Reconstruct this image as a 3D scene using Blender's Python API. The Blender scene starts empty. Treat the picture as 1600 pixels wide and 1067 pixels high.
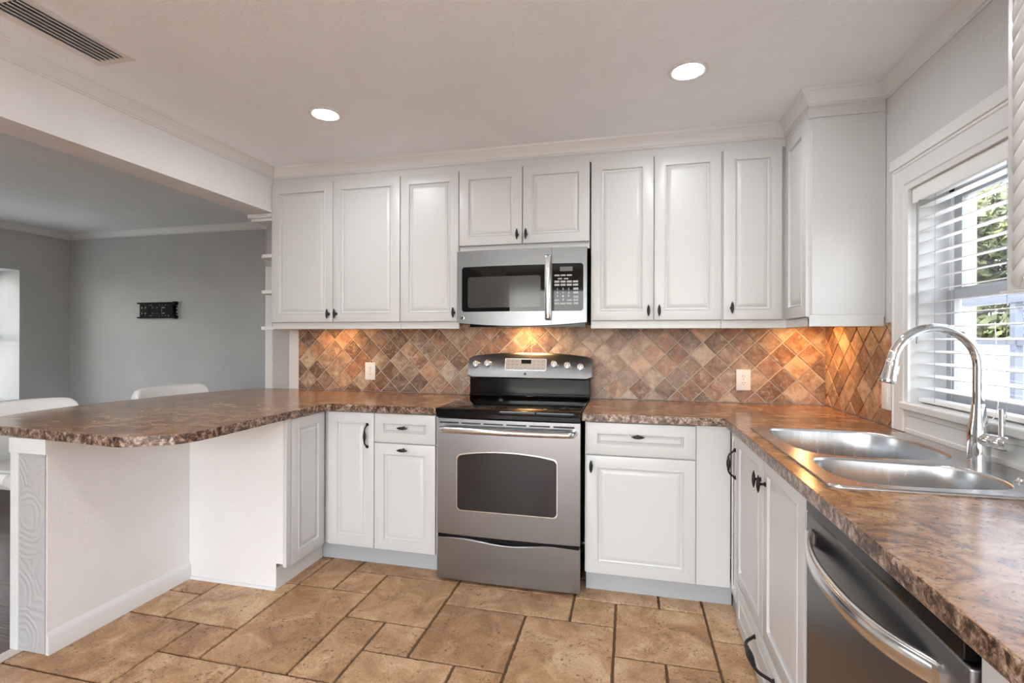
import bpy, bmesh, math, random
from mathutils import Vector, Matrix
PI = math.pi
random.seed(7)
S = bpy.context.scene
COL = S.collection

# ------------------------------------------------------------------ camera
cam_d = bpy.data.cameras.new('camera'); cam = bpy.data.objects.new('camera', cam_d); COL.objects.link(cam)
YAW = math.radians(13.268); ROLL = 0.0029
cam_d.sensor_fit = 'HORIZONTAL'; cam_d.sensor_width = 36.0
cam_d.lens = 36.0 * 761.581 / 1600.0
cam_d.shift_x = -(803.077 - 800) / 1600.0
cam_d.shift_y = (529.196 - 533.5) / 1600.0
cam_d.clip_start = 0.03; cam_d.clip_end = 200
cam.matrix_world = (Matrix.Translation((0.6116, 0.0, 1.2846)) @ Matrix.Rotation(YAW, 4, 'Z')
                    @ Matrix.Rotation(PI / 2, 4, 'X') @ Matrix.Rotation(ROLL, 4, 'Z'))
S.camera = cam

# ------------------------------------------------------------------ world, sun, exposure
S.view_settings.view_transform = 'Standard'; S.view_settings.look = 'None'
S.view_settings.gamma = 1.0; S.view_settings.use_curve_mapping = False
S.view_settings.exposure = 0.18
try:
    S.cycles.use_denoising = True
    S.cycles.denoiser = 'OPENIMAGEDENOISE'
    S.cycles.max_bounces = 10; S.cycles.diffuse_bounces = 6; S.cycles.glossy_bounces = 5
    S.cycles.transparent_max_bounces = 16; S.cycles.transmission_bounces = 6
    S.cycles.caustics_reflective = False; S.cycles.caustics_refractive = False
    S.cycles.sample_clamp_indirect = 6.0
except Exception:
    pass
w = bpy.data.worlds.new('sky_world'); S.world = w; w.use_nodes = True
wt = w.node_tree; wt.nodes.clear()
sky = wt.nodes.new('ShaderNodeTexSky'); sky.sky_type = 'NISHITA'
sky.sun_disc = False; sky.sun_elevation = math.radians(52); sky.sun_rotation = math.radians(215)
sky.air_density = 1.0; sky.dust_density = 1.5; sky.ozone_density = 1.0
bg = wt.nodes.new('ShaderNodeBackground'); bg.inputs['Strength'].default_value = 1.9
wo = wt.nodes.new('ShaderNodeOutputWorld')
hs = wt.nodes.new('ShaderNodeHueSaturation'); hs.inputs['Saturation'].default_value = 0.45
wt.links.new(sky.outputs[0], hs.inputs['Color']); wt.links.new(hs.outputs[0], bg.inputs[0]); wt.links.new(bg.outputs[0], wo.inputs[0])
sun_d = bpy.data.lights.new('sun', 'SUN'); sun_d.energy = 6.0; sun_d.angle = math.radians(1.0); sun_d.color = (1, 0.97, 0.92)
sun = bpy.data.objects.new('sun', sun_d); COL.objects.link(sun)
sun.rotation_euler = Vector((0.42, 0.55, -0.95)).to_track_quat('-Z', 'Y').to_euler()

def portal(loc, direction, sx, sy):
    d = bpy.data.lights.new('daylight_portal', 'AREA'); d.shape = 'RECTANGLE'; d.size = sx; d.size_y = sy
    d.cycles.is_portal = True
    o = bpy.data.objects.new('daylight_portal', d); COL.objects.link(o); o.location = loc
    o.rotation_euler = Vector(direction).to_track_quat('-Z', 'Z').to_euler()
CEIL = 2.40
LENS_POWER = 190.0       # radiance of the downlight lenses
PUCK_WATT = 2.4
portal((1.90, 1.78, 1.46), (-1, 0, 0), 1.1, 0.9)
portal((0.0, -2.66, 1.06), (0, 1, 0), 3.2, 2.1)
portal((-5.68, 2.9, 1.31), (1, 0, 0), 1.35, 1.3)

# ------------------------------------------------------------------ material helpers
MATS = {}
class N:
    def __init__(s, name):
        s.m = bpy.data.materials.new(name); s.m.use_nodes = True; s.t = s.m.node_tree
        s.b = s.t.nodes['Principled BSDF']; s.out = s.t.nodes['Material Output']
        MATS[name] = s.m
    def n(s, typ, **k):
        x = s.t.nodes.new(typ)
        for a, v in k.items():
            if a in x.inputs: x.inputs[a].default_value = v
            else: setattr(x, a, v)
        return x
    def l(s, a, b): s.t.links.new(a, b)
    def set(s, **k):
        for a, v in k.items():
            a = a.replace('_', ' ')
            s.b.inputs[a].default_value = (*v, 1) if isinstance(v, tuple) and len(v) == 3 else v
        return s
    def coord(s, scale=(1, 1, 1), rot=(0, 0, 0)):
        c = s.n('ShaderNodeTexCoord'); mp = s.n('ShaderNodeMapping')
        mp.inputs['Scale'].default_value = scale; mp.inputs['Rotation'].default_value = rot
        s.l(c.outputs['Object'], mp.inputs['Vector']); return mp.outputs['Vector']
    def noise(s, vec, scale, detail=4, rough=0.55, dist=0.0):
        x = s.n('ShaderNodeTexNoise'); x.inputs['Scale'].default_value = scale; x.inputs['Detail'].default_value = detail
        x.inputs['Roughness'].default_value = rough; x.inputs['Distortion'].default_value = dist
        s.l(vec, x.inputs['Vector']); return x.outputs['Fac']
    def ramp(s, fac, stops, interp='LINEAR'):
        x = s.n('ShaderNodeValToRGB'); cr = x.color_ramp; cr.interpolation = interp
        while len(cr.elements) < len(stops): cr.elements.new(0.5)
        for e, (p, c) in zip(cr.elements, stops):
            e.position = p; e.color = (*c, 1) if isinstance(c, tuple) else (c, c, c, 1)
        s.l(fac, x.inputs[0]); return x.outputs['Color']
    def mix(s, fac, a, b, mode='MIX'):
        x = s.n('ShaderNodeMix'); x.data_type = 'RGBA'; x.blend_type = mode
        for sock, v in ((x.inputs[0], fac), (x.inputs[6], a), (x.inputs[7], b)):
            if hasattr(v, 'links') or hasattr(v, 'is_output'): s.l(v, sock)
            elif isinstance(v, tuple): sock.default_value = (*v, 1)
            else: sock.default_value = v
        return x.outputs[2]
    def bump(s, h, strength=0.2, dist=0.002):
        x = s.n('ShaderNodeBump'); x.inputs['Strength'].default_value = strength; x.inputs['Distance'].default_value = dist
        s.l(h, x.inputs['Height']); s.l(x.outputs['Normal'], s.b.inputs['Normal'])

def simple(name, col, rough=0.5, metal=0.0, **k):
    m = N(name); m.set(Base_Color=col, Roughness=rough, Metallic=metal, **k); return m

def paint(name, col, rough, bscale, bstr, bdist, vary=0.03):
    m = N(name); m.set(Roughness=rough)
    v = m.coord(); a = m.noise(v, 3.0, 3)
    c = m.ramp(a, [(0.3, tuple(x * (1 - vary) for x in col)), (0.7, tuple(min(1, x * (1 + vary)) for x in col))])
    m.l(c, m.b.inputs['Base Color'])
    m.bump(m.noise(v, bscale, 3, 0.6, 0.3), bstr, bdist)
    return m

m = N('cabinet_paint'); m.set(Base_Color=(0.61, 0.61, 0.605), Roughness=0.34)
m.bump(m.noise(m.coord(), 160, 2), 0.06, 0.0006)
simple('trim_paint', (0.74, 0.74, 0.732), 0.40)
simple('cabinet_shadow_paint', (0.40, 0.415, 0.43), 0.5)  # toe kicks: recess shade painted in as a darker grey
paint('ceiling_paint', (0.87, 0.895, 0.92), 0.85, 70, 0.7, 0.006, 0.02)
paint('kitchen_wall_paint', (0.60, 0.60, 0.60), 0.7, 70, 0.3, 0.003)
paint('dining_wall_paint', (0.48, 0.48, 0.475), 0.75, 45, 0.45, 0.004, 0.05)
paint('white_wall_paint', (0.78, 0.775, 0.765), 0.6, 60, 0.35, 0.003)
# swirled texture of the peninsula's end
m = N('swirl_plaster'); m.set(Base_Color=(0.46, 0.455, 0.45), Roughness=0.7)
vo = m.n('ShaderNodeTexVoronoi'); vo.feature = 'F1'; vo.inputs['Scale'].default_value = 6.5; vo.inputs['Randomness'].default_value = 0.8
m.l(m.coord((0.8, 0.0, 0.75)), vo.inputs['Vector'])
mu = m.n('ShaderNodeMath'); mu.operation = 'MULTIPLY_ADD'; mu.inputs[1].default_value = 62.0; m.l(vo.outputs['Distance'], mu.inputs[0])
nz = m.n('ShaderNodeMath'); nz.operation = 'MULTIPLY'; nz.inputs[1].default_value = 9.0; m.l(m.noise(m.coord(), 14, 3), nz.inputs[0]); m.l(nz.outputs[0], mu.inputs[2])
sn = m.n('ShaderNodeMath'); sn.operation = 'SINE'; m.l(mu.outputs[0], sn.inputs[0])
m.bump(sn.outputs[0], 0.6, 0.0016)

# laminate worktop
m = N('laminate'); m.set(Roughness=0.19, Specular_IOR_Level=0.5)
v = m.coord((0.9, 1.1, 1.0))
a = m.noise(v, 10, 9, 0.74, 1.0)
c = m.ramp(a, [(0.34, (0.045, 0.024, 0.016)), (0.42, (0.17, 0.080, 0.040)), (0.50, (0.34, 0.175, 0.085)), (0.60, (0.43, 0.26, 0.145)), (0.72, (0.46, 0.37, 0.30))])
b = m.noise(v, 3.6, 6, 0.65, 0.8)
c = m.mix(m.ramp(b, [(0.47, 0.0), (0.62, 0.5)]), c, (0.17, 0.085, 0.045))
d = m.noise(m.coord(), 75, 5, 0.75)
c = m.mix(m.ramp(d, [(0.55, 0.0), (0.62, 0.85)]), c, (0.04, 0.024, 0.018))
e = m.noise(m.coord((1.3, 1.3, 1.3)), 60, 5, 0.75)
c = m.mix(m.ramp(e, [(0.58, 0.0), (0.66, 0.5)]), c, (0.48, 0.36, 0.26))
m.l(c, m.b.inputs['Base Color'])
# the square laminate edge carries a coarser, more contrasted speckle
m = N('laminate_edge'); m.set(Roughness=0.28)
v = m.coord()
a = m.noise(v, 48, 7, 0.8, 0.4)
c = m.ramp(a, [(0.40, (0.012, 0.008, 0.007)), (0.46, (0.085, 0.045, 0.028)), (0.52, (0.23, 0.135, 0.085)), (0.58, (0.40, 0.31, 0.25)), (0.66, (0.60, 0.53, 0.47))])
m.l(c, m.b.inputs['Base Color'])

def stone(name, dark, mid, light, pits, rough, tone_amt, veinscale):
    m = N(name); m.set(Roughness=rough)
    at = m.n('ShaderNodeAttribute'); at.attribute_name = 'tile_tone'
    sep = m.n('ShaderNodeSeparateColor'); m.l(at.outputs['Color'], sep.inputs[0])
    c0 = m.n('ShaderNodeTexCoord')
    ad = m.n('ShaderNodeVectorMath'); ad.operation = 'MULTIPLY_ADD'
    m.l(at.outputs['Color'], ad.inputs[0]); ad.inputs[1].default_value = (7, 7, 7); m.l(c0.outputs['Object'], ad.inputs[2])
    v = ad.outputs[0]
    a = m.noise(v, veinscale, 8, 0.66, 0.8)
    mt = m.n('ShaderNodeMath'); mt.operation = 'MULTIPLY_ADD'
    m.l(sep.outputs[0], mt.inputs[0]); mt.inputs[1].default_value = tone_amt; m.l(a, mt.inputs[2])
    sb = m.n('ShaderNodeMath'); sb.operation = 'SUBTRACT'; m.l(mt.outputs[0], sb.inputs[0]); sb.inputs[1].default_value = tone_amt / 2
    c = m.ramp(sb.outputs[0], [(0.30, dark), (0.50, mid), (0.70, light)])
    return m, v, c, sep
m, v, c, sep = stone('floor_stone', (0.285, 0.145, 0.066), (0.44, 0.255, 0.130), (0.62, 0.42, 0.255), 1, 0.5, 0.20, 6.5)
p = m.noise(v, 62, 6, 0.7, 0.2); q = m.noise(v, 9, 3)
pit = m.mix(1.0, m.ramp(p, [(0.56, 0.0), (0.62, 1.0)]), m.ramp(q, [(0.40, 0.0), (0.60, 1.0)]), 'MULTIPLY')
c = m.mix(m.mix(1.0, pit, (0.85, 0.85, 0.85), 'MULTIPLY'), c, (0.09, 0.042, 0.02))
f = m.noise(v, 160, 3, 0.7)
c = m.mix(0.65, c, m.ramp(f, [(0.3, 0.28), (0.7, 0.78)]), 'OVERLAY')
m.l(c, m.b.inputs['Base Color']); 
inv = m.n('ShaderNodeMath'); inv.operation = 'SUBTRACT'; inv.inputs[0].default_value = 1.0; m.l(pit, inv.inputs[1])
m.bump(inv.outputs[0], 0.5, 0.003)
simple('floor_grout', (0.115, 0.062, 0.032), 0.9)
m, v, c, sep = stone('splash_stone', (0.15, 0.088, 0.058), (0.32, 0.205, 0.135), (0.56, 0.43, 0.31), 1, 0.42, 0.36, 14)
c = m.mix(m.ramp(sep.outputs[1], [(0.35, 0.0), (1.0, 0.6)]), c, m.mix(1.0, c, (1.15, 0.72, 0.45), 'MULTIPLY'))
p = m.noise(v, 30, 7, 0.75, 1.2)
c = m.mix(m.ramp(p, [(0.54, 0.0), (0.66, 0.7)]), c, (0.58, 0.50, 0.40))
p2 = m.noise(v, 34, 7, 0.75, 1.0)
c = m.mix(m.ramp(p2, [(0.56, 0.0), (0.66, 0.65)]), c, (0.085, 0.055, 0.042))
m.l(c, m.b.inputs['Base Color']); m.bump(p, 0.35, 0.003)
simple('splash_grout', (0.58, 0.49, 0.40), 0.9)

def steel(name, base, rough, scale, amount=0.12):
    m = N(name); m.set(Base_Color=base, Metallic=1.0, Roughness=rough)
    v = m.coord(scale); a = m.noise(v, 6, 4, 0.6)
    mr = m.n('ShaderNodeMapRange'); mr.inputs['From Min'].default_value = 0.3; mr.inputs['From Max'].default_value = 0.7
    mr.inputs['To Min'].default_value = rough - amount / 2; mr.inputs['To Max'].default_value = rough + amount / 2
    m.l(a, mr.inputs['Value']); m.l(mr.outputs[0], m.b.inputs['Roughness'])
    m.b.inputs['Anisotropic'].default_value = 0.75
    tg = m.n('ShaderNodeTangent'); tg.direction_type = 'RADIAL'; tg.axis = 'Z'; m.l(tg.outputs[0], m.b.inputs['Tangent'])
    return m
steel('brushed_steel', (0.345, 0.355, 0.37), 0.31, (1, 1, 160), 0.03)
steel('microwave_steel', (0.235, 0.24, 0.25), 0.33, (1, 1, 160), 0.03)
steel('dark_steel', (0.19, 0.19, 0.195), 0.33, (1, 1, 150), 0.03)
steel('sink_steel', (0.55, 0.55, 0.55), 0.25, (12, 12, 1), 0.06)
simple('bright_steel', (0.72, 0.72, 0.71), 0.18, 1.0)
simple('chrome', (0.82, 0.83, 0.84), 0.045, 1.0)
simple('black_iron', (0.022, 0.021, 0.021), 0.38, 0.6)
simple('black_glass', (0.004, 0.004, 0.004), 0.04, 0.0, Specular_IOR_Level=0.28)
simple('black_enamel', (0.005, 0.005, 0.005), 0.10, 0.0, Specular_IOR_Level=0.2)
simple('black_plastic', (0.012, 0.012, 0.013), 0.4)
simple('oven_glass', (0.018, 0.017, 0.017), 0.07)
simple('window_mesh_glass', (0.055, 0.054, 0.052), 0.12, 0.0, Specular_IOR_Level=0.35)
simple('key_grey', (0.42, 0.42, 0.42), 0.5)
simple('display_grey', (0.10, 0.10, 0.10), 0.2)
simple('panel_silver', (0.27, 0.26, 0.245), 0.4, 0.7)
simple('matte_black', (0.008, 0.008, 0.008), 0.75, 0.0, Specular_IOR_Level=0.15)
simple('white_plastic', (0.82, 0.81, 0.79), 0.35)
simple('slot_dark', (0.03, 0.03, 0.03), 0.6)
simple('white_leather', (0.82, 0.82, 0.81), 0.5)
simple('stool_leg_wood', (0.75, 0.74, 0.72), 0.45)
simple('blind_white', (0.86, 0.86, 0.85), 0.4)
simple('cord_grey', (0.35, 0.35, 0.35), 0.6)
simple('vinyl_white', (0.80, 0.81, 0.82), 0.4)
simple('sash_backlit_grey', (0.38, 0.385, 0.395), 0.45)  # backlit shading of the sash put into its grey
simple('vent_white', (0.74, 0.735, 0.73), 0.5)
simple('vent_dark', (0.06, 0.06, 0.06), 0.8)
simple('cream_stucco', (0.30, 0.27, 0.215), 0.8)
simple('screen_metal', (0.10, 0.12, 0.16), 0.5)
simple('fence_vinyl', (0.66, 0.69, 0.74), 0.5)
simple('threshold_wood', (0.55, 0.47, 0.40), 0.45)
m = N('outdoor_grass'); m.set(Roughness=0.95)
m.l(m.ramp(m.noise(m.coord(), 8, 5), [(0.3, (0.10, 0.11, 0.06)), (0.7, (0.20, 0.20, 0.12))]), m.b.inputs['Base Color'])
m = N('leaves'); m.set(Roughness=0.6)
m.l(m.ramp(m.noise(m.coord(), 2.2, 4), [(0.3, (0.022, 0.034, 0.012)), (0.52, (0.07, 0.088, 0.026)), (0.7, (0.20, 0.195, 0.065))]), m.b.inputs['Base Color'])
simple('bounce_concrete', (0.52, 0.51, 0.49), 0.9)  # pale concrete of the added light-bouncing slabs
simple('bark', (0.13, 0.095, 0.07), 0.9)
# dark wood floor
m = N('dark_wood'); m.set(Roughness=0.17)
v = m.coord((1, 1, 1)); br = m.n('ShaderNodeTexBrick')
br.inputs['Scale'].default_value = 1.0; br.inputs['Brick Width'].default_value = 1.2; br.inputs['Row Height'].default_value = 0.09; br.inputs['Mortar Size'].default_value = 0.0025
br.inputs['Color1'].default_value = (0.055, 0.028, 0.022, 1); br.inputs['Color2'].default_value = (0.11, 0.06, 0.045, 1); br.inputs['Mortar'].default_value = (0.012, 0.008, 0.007, 1)
m.l(v, br.inputs['Vector'])
g = m.noise(m.coord((2, 30, 1)), 5, 5)
m.l(m.mix(0.6, br.outputs['Color'], m.ramp(g, [(0.3, 0.35), (0.7, 0.8)]), 'OVERLAY'), m.b.inputs['Base Color'])
m.bump(m.mix(0.5, br.outputs['Fac'], g, 'DIFFERENCE'), 0.35, 0.003)
# lamps
def emitter(name, col, strength):
    m = N(name); e = m.n('ShaderNodeEmission'); e.inputs[0].default_value = (*col, 1); e.inputs[1].default_value = strength
    m.l(e.outputs[0], m.out.inputs[0])
emitter('lamp_lens', (0.915, 0.965, 1.0), LENS_POWER)
emitter('warm_lens', (1.0, 0.60, 0.26), 14.0)
# window glass: thin pane, clear with a fresnel reflection
m = N('pane_glass'); tr = m.n('ShaderNodeBsdfTransparent'); tr.inputs[0].default_value = (0.97, 0.97, 0.97, 1)
gl = m.n('ShaderNodeBsdfGlossy'); gl.inputs['Roughness'].default_value = 0.01
fr = m.n('ShaderNodeFresnel'); geo = m.n('ShaderNodeNewGeometry')
mr = m.n('ShaderNodeMapRange'); mr.inputs['To Min'].default_value = 1.45; mr.inputs['To Max'].default_value = 1 / 1.45
m.l(geo.outputs['Backfacing'], mr.inputs['Value']); m.l(mr.outputs[0], fr.inputs[0])
mx = m.n('ShaderNodeMixShader'); m.l(fr.outputs[0], mx.inputs[0]); m.l(tr.outputs[0], mx.inputs[1]); m.l(gl.outputs[0], mx.inputs[2]); m.l(mx.outputs[0], m.out.inputs[0])
# slightly translucent blind slats
m = MATS['blind_white']
MATS['blind_white'].node_tree.nodes['Principled BSDF'].inputs['Subsurface Weight'].default_value = 0.0

# ------------------------------------------------------------------ mesh helpers
def wloc(o):
    v = Vector((0, 0, 0))
    while o is not None: v += o.location; o = o.parent
    return v
class MB:
    """collects shapes in world coordinates and links them as one mesh object"""
    def __init__(s): s.bm = bmesh.new(); s.mi = 0
    def face(s, vs):
        try:
            f = s.bm.faces.new(vs); f.material_index = s.mi; return f
        except ValueError: return None
    def box(s, x0, x1, y0, y1, z0, z1, bev=0.0, seg=2):
        if x0 > x1: x0, x1 = x1, x0
        if y0 > y1: y0, y1 = y1, y0
        if z0 > z1: z0, z1 = z1, z0
        v = [s.bm.verts.new((x, y, z)) for x in (x0, x1) for y in (y0, y1) for z in (z0, z1)]
        fs = [s.face([v[i] for i in q]) for q in ((0, 1, 3, 2), (4, 6, 7, 5), (0, 4, 5, 1), (2, 3, 7, 6), (0, 2, 6, 4), (1, 5, 7, 3))]
        if bev > 0:
            es = set(e for f in fs for e in f.edges)
            r = bmesh.ops.bevel(s.bm, geom=list(es), offset=bev, segments=seg, affect='EDGES', profile=0.5)
            for f in r['faces']: f.material_index = s.mi
        return s
    def obox(s, c, U, V, W, du, dv, dw, bev=0.0):
        """oriented box: centre c, axes U V W, half sizes"""
        c, U, V, W = map(Vector, (c, U, V, W))
        v = [s.bm.verts.new(c + U * du * a + V * dv * b + W * dw * d) for a in (-1, 1) for b in (-1, 1) for d in (-1, 1)]
        fs = [s.face([v[i] for i in q]) for q in ((0, 1, 3, 2), (4, 6, 7, 5), (0, 4, 5, 1), (2, 3, 7, 6), (0, 2, 6, 4), (1, 5, 7, 3))]
        if bev > 0:
            r = bmesh.ops.bevel(s.bm, geom=list(set(e for f in fs for e in f.edges)), offset=bev, segments=2, affect='EDGES', profile=0.5)
            for f in r['faces']: f.material_index = s.mi
        return s
    def rings(s, rings, cap0=True, cap1=True, closed=True):
        R = [[s.bm.verts.new(p) for p in r] for r in rings]
        n = len(R[0])
        for a, b in zip(R, R[1:]):
            for i in range(n if closed else n - 1):
                s.face([a[i], a[(i + 1) % n], b[(i + 1) % n], b[i]])
        if cap0: s.face(list(reversed(R[0])))
        if cap1: s.face(R[-1])
        return s
    def lathe(s, base, axis, prof, n=20, sx=1.0, side=None):
        """prof: list of (radius, height along axis); sx squeezes one radial direction"""
        base, axis = Vector(base), Vector(axis).normalized()
        u = Vector(side).normalized() if side else axis.orthogonal().normalized()
        w_ = axis.cross(u)
        s.rings([[base + axis * h + (u * math.cos(2 * PI * i / n) + w_ * math.sin(2 * PI * i / n) * sx) * max(r, 1e-4) for i in range(n)] for r, h in prof])
        return s
    def tube(s, pts, rad, n=12, cap=True):
        pts = [Vector(p) for p in pts]
        rads = rad if isinstance(rad, (list, tuple)) else [rad] * len(pts)
        T = []
        for i in range(len(pts)):
            a = pts[max(i - 1, 0)]; b = pts[min(i + 1, len(pts) - 1)]; T.append((b - a).normalized())
        u = T[0].orthogonal().normalized(); R = []
        for i, p in enumerate(pts):
            u = (u - T[i] * u.dot(T[i])).normalized(); w_ = T[i].cross(u)
            R.append([p + (u * math.cos(2 * PI * k / n) + w_ * math.sin(2 * PI * k / n)) * rads[i] for k in range(n)])
        s.rings(R, cap, cap); return s
    def sweep(s, path, prof, cap=True):
        """path: list of (point, dirU, dirV); prof: list of (u, v)"""
        s.rings([[Vector(p) + Vector(U) * a + Vector(V) * b for a, b in prof] for p, U, V in path], cap, cap); return s
    def poly(s, outline, z0, z1, holes=(), side_mi=None):
        """horizontal slab from a 2-D outline with holes"""
        loops = [outline] + list(holes); es = []; vl = []
        for lp in loops:
            vs = [s.bm.verts.new((x, y, z1)) for x, y in lp]; vl.append(vs)
            es += [s.bm.edges.new((vs[i], vs[(i + 1) % len(vs)])) for i in range(len(vs))]
        r = bmesh.ops.triangle_fill(s.bm, use_beauty=True, use_dissolve=False, edges=es, normal=(0, 0, 1))
        top = [f for f in r['geom'] if isinstance(f, bmesh.types.BMFace)]
        mp = {}
        for vs in vl:
            for v in vs: mp[v] = s.bm.verts.new((v.co.x, v.co.y, z0))
        for f in top:
            f.material_index = s.mi
            s.face([mp[v] for v in reversed(f.verts)])
        keep = s.mi
        if side_mi is not None: s.mi = side_mi
        for vs in vl:
            for i in range(len(vs)):
                a, b = vs[i], vs[(i + 1) % len(vs)]; s.face([a, mp[a], mp[b], b])
        s.mi = keep
        return s
    def build(s, name, mat, parent=None, smooth=None, recalc=True):
        if recalc: bmesh.ops.recalc_face_normals(s.bm, faces=s.bm.faces[:])
        off = wloc(parent) if parent else Vector((0, 0, 0))
        if parent: bmesh.ops.translate(s.bm, verts=s.bm.verts[:], vec=-off)
        me = bpy.data.meshes.new(name); s.bm.to_mesh(me); s.bm.free()
        for mm in (mat if isinstance(mat, (list, tuple)) else [mat]): me.materials.append(MATS[mm])
        if smooth is not None:
            me.shade_smooth()
            try: me.set_sharp_from_angle(angle=math.radians(smooth))
            except Exception: pass
        o = bpy.data.objects.new(name, me); COL.objects.link(o)
        if parent: o.parent = parent
        return o
def tag(o, label=None, cat=None, group=None, kind=None):
    if label: o['label'] = label
    if cat: o['category'] = cat
    if group: o['group'] = group
    if kind: o['kind'] = kind
    return o
def thing(name, loc, label, cat, group=None):
    o = bpy.data.objects.new(name, None); COL.objects.link(o); o.location = loc
    o.empty_display_size = 0.05
    return tag(o, label, cat, group)
def struct(o, label=None): return tag(o, label, None, None, 'structure')
def dup(root, loc, label, group=None):
    r = root.copy(); COL.objects.link(r); r.location = loc; r['label'] = label
    if group: r['group'] = group
    for ch in list(root.children):
        c = ch.copy(); COL.objects.link(c); c.parent = r
        for g in list(ch.children):
            d = g.copy(); COL.objects.link(d); d.parent = c
    return r
def arc(cx, cy, r, a0, a1, n):
    return [(cx + r * math.cos(math.radians(a0 + (a1 - a0) * i / n)), cy + r * math.sin(math.radians(a0 + (a1 - a0) * i / n))) for i in range(n + 1)]
def smooth_loop(pts, k=6, closed=True):
    n = len(pts); out = []
    rng = range(n) if closed else range(n - 1)
    for i in rng:
        g = lambda j: pts[j % n] if closed else pts[min(max(j, 0), n - 1)]
        p0, p1, p2, p3 = g(i - 1), g(i), g(i + 1), g(i + 2)
        for t in range(k):
            t /= k
            out.append(tuple(0.5 * ((2 * b) + (-a + c) * t + (2 * a - 5 * b + 4 * c - d) * t * t + (-a + 3 * b - 3 * c + d) * t ** 3) for a, b, c, d in zip(p0, p1, p2, p3)))
    if not closed: out.append(tuple(pts[-1]))
    return out
def round_rect(x0, x1, y0, y1, r, n=5):
    return arc(x1 - r, y1 - r, r, 0, 90, n) + arc(x0 + r, y1 - r, r, 90, 180, n) + arc(x0 + r, y0 + r, r, 180, 270, n) + arc(x1 - r, y0 + r, r, 270, 360, n)

# ------------------------------------------------------------------ room geometry numbers
XL, XR = -1.69, 1.704        # beam face / window wall
YB = 3.097                   # kitchen's back wall
YD, XD = 4.024, -5.267       # dining room walls
YF = -2.6                    # wall behind the camera
ZC = 0.914                   # worktop

# ceiling
struct(MB().box(XD - 0.3, XR + 0.3, YF - 0.3, YD + 0.3, CEIL, CEIL + 0.2).build('ceiling', 'ceiling_paint'))
# window wall with its opening
WY0, WY1, WZ0, WZ1 = 1.30, 2.253, 1.03, 1.885
b = MB()
for y0, y1, z0, z1 in ((YF, WY0, 0, CEIL), (WY1, YB + 0.15, 0, CEIL), (WY0, WY1, 0, WZ0), (WY0, WY1, WZ1, CEIL)):
    b.box(XR, XR + 0.16, y0, y1, z0, z1)
struct(b.build('wall_right', 'kitchen_wall_paint'))
# kitchen back wall (ends at the pass-through to the dining room)
struct(MB().box(-2.005, XR, YB, YB + 0.12, 0, CEIL).build('wall_back', 'dining_wall_paint'))
b = MB(); b.box(-2.005, -1.945, YB - 0.012, YB, ZC + 0.001, 1.81); b.box(-1.80, -1.722, YB - 0.012, YB, ZC + 0.001, 1.385)
struct(b.build('trim_1', 'trim_paint'))
# dining room
struct(MB().box(XD - 0.16, -1.9, YD, YD + 0.15, 0, CEIL).build('wall_dining_back', 'dining_wall_paint'))
DY0, DY1, DZ0, DZ1 = 2.25, 3.576, 0.66, 1.95
b = MB()
for y0, y1, z0, z1 in ((YF, DY0, 0, CEIL), (DY1, YD, 0, CEIL), (DY0, DY1, 0, DZ0), (DY0, DY1, DZ1, CEIL)):
    b.box(XD - 0.38, XD, y0, y1, z0, z1)
struct(b.build('wall_dining_left', 'dining_wall_paint'))
struct(MB().box(-2.005, -1.905, YB + 0.12, YD, 0, CEIL).build('wall_dining_right', 'dining_wall_paint'))
# wall behind the camera with a wide glazed door added to let in daylight
b = MB()
for x0, x1, z0, z1 in ((XD - 0.16, -1.6, 0, CEIL), (1.6, XR + 0.16, 0, CEIL), (-1.6, 1.6, 2.15, CEIL)):
    b.box(x0, x1, YF - 0.15, YF, z0, z1)
struct(b.build('wall_front', 'white_wall_paint'))
d = MB()
for x0, x1 in ((-1.6, -1.53), (-0.04, 0.04), (1.53, 1.6)): d.box(x0, x1, YF - 0.10, YF - 0.03, 0.0, 2.15, 0.004)
d.box(-1.6, 1.6, YF - 0.10, YF - 0.03, 2.08, 2.15); d.box(-1.6, 1.6, YF - 0.10, YF - 0.03, 0.0, 0.06)
do = struct(d.build('added_daylight_door', 'vinyl_white'))
for x0, x1 in ((-1.53, -0.04), (0.04, 1.53)): MB().box(x0, x1, YF - 0.07, YF - 0.062, 0.06, 2.08).build('pane', 'pane_glass', do)
# header beam over the pass-through
b = MB(); b.box(-1.86, XL, YF, YB, 2.115, CEIL)
struct(b.build('wall_header', 'white_wall_paint'))

# crown moulding swept along mitred paths
CROWN = [(0, -0.066), (0.007, -0.066), (0.007, -0.058), (0.013, -0.055), (0.016, -0.047), (0.024, -0.034), (0.036, -0.022), (0.040, -0.013), (0.046, -0.010), (0.049, 0.0), (0, 0)]
def crown(name, pts, side, z=CEIL, prof=CROWN, mat='trim_paint', i0=0, i1=None, parent=None):
    P = [Vector((x, y, 0)) for x, y in pts]; dirs = [(b_ - a_).normalized() for a_, b_ in zip(P, P[1:])]
    nrm = [Vector((-d_.y, d_.x, 0)) * side for d_ in dirs]
    path = []
    for i, p_ in enumerate(P):
        if i == 0: u = nrm[0]
        elif i == len(P) - 1: u = nrm[-1]
        else:
            u = (nrm[i - 1] + nrm[i]); u = u / (u.dot(nrm[i]))
        path.append((p_ + Vector((0, 0, z)), u, Vector((0, 0, 1))))
    i1 = len(path) if i1 is None else i1
    return MB().sweep(path[i0:i1], prof).build(name, mat, parent, smooth=35)
UF = 2.765; UC = 2.783       # upper cabinet door face, carcass face
CX = 1.392                   # face of the corner cabinet on the window wall
PY = 2.445                   # its finished side
loop = [(XL, YF), (XL, UC), (CX + 0.012, UC), (CX + 0.012, PY), (XR, PY), (XR, YF)]
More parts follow.
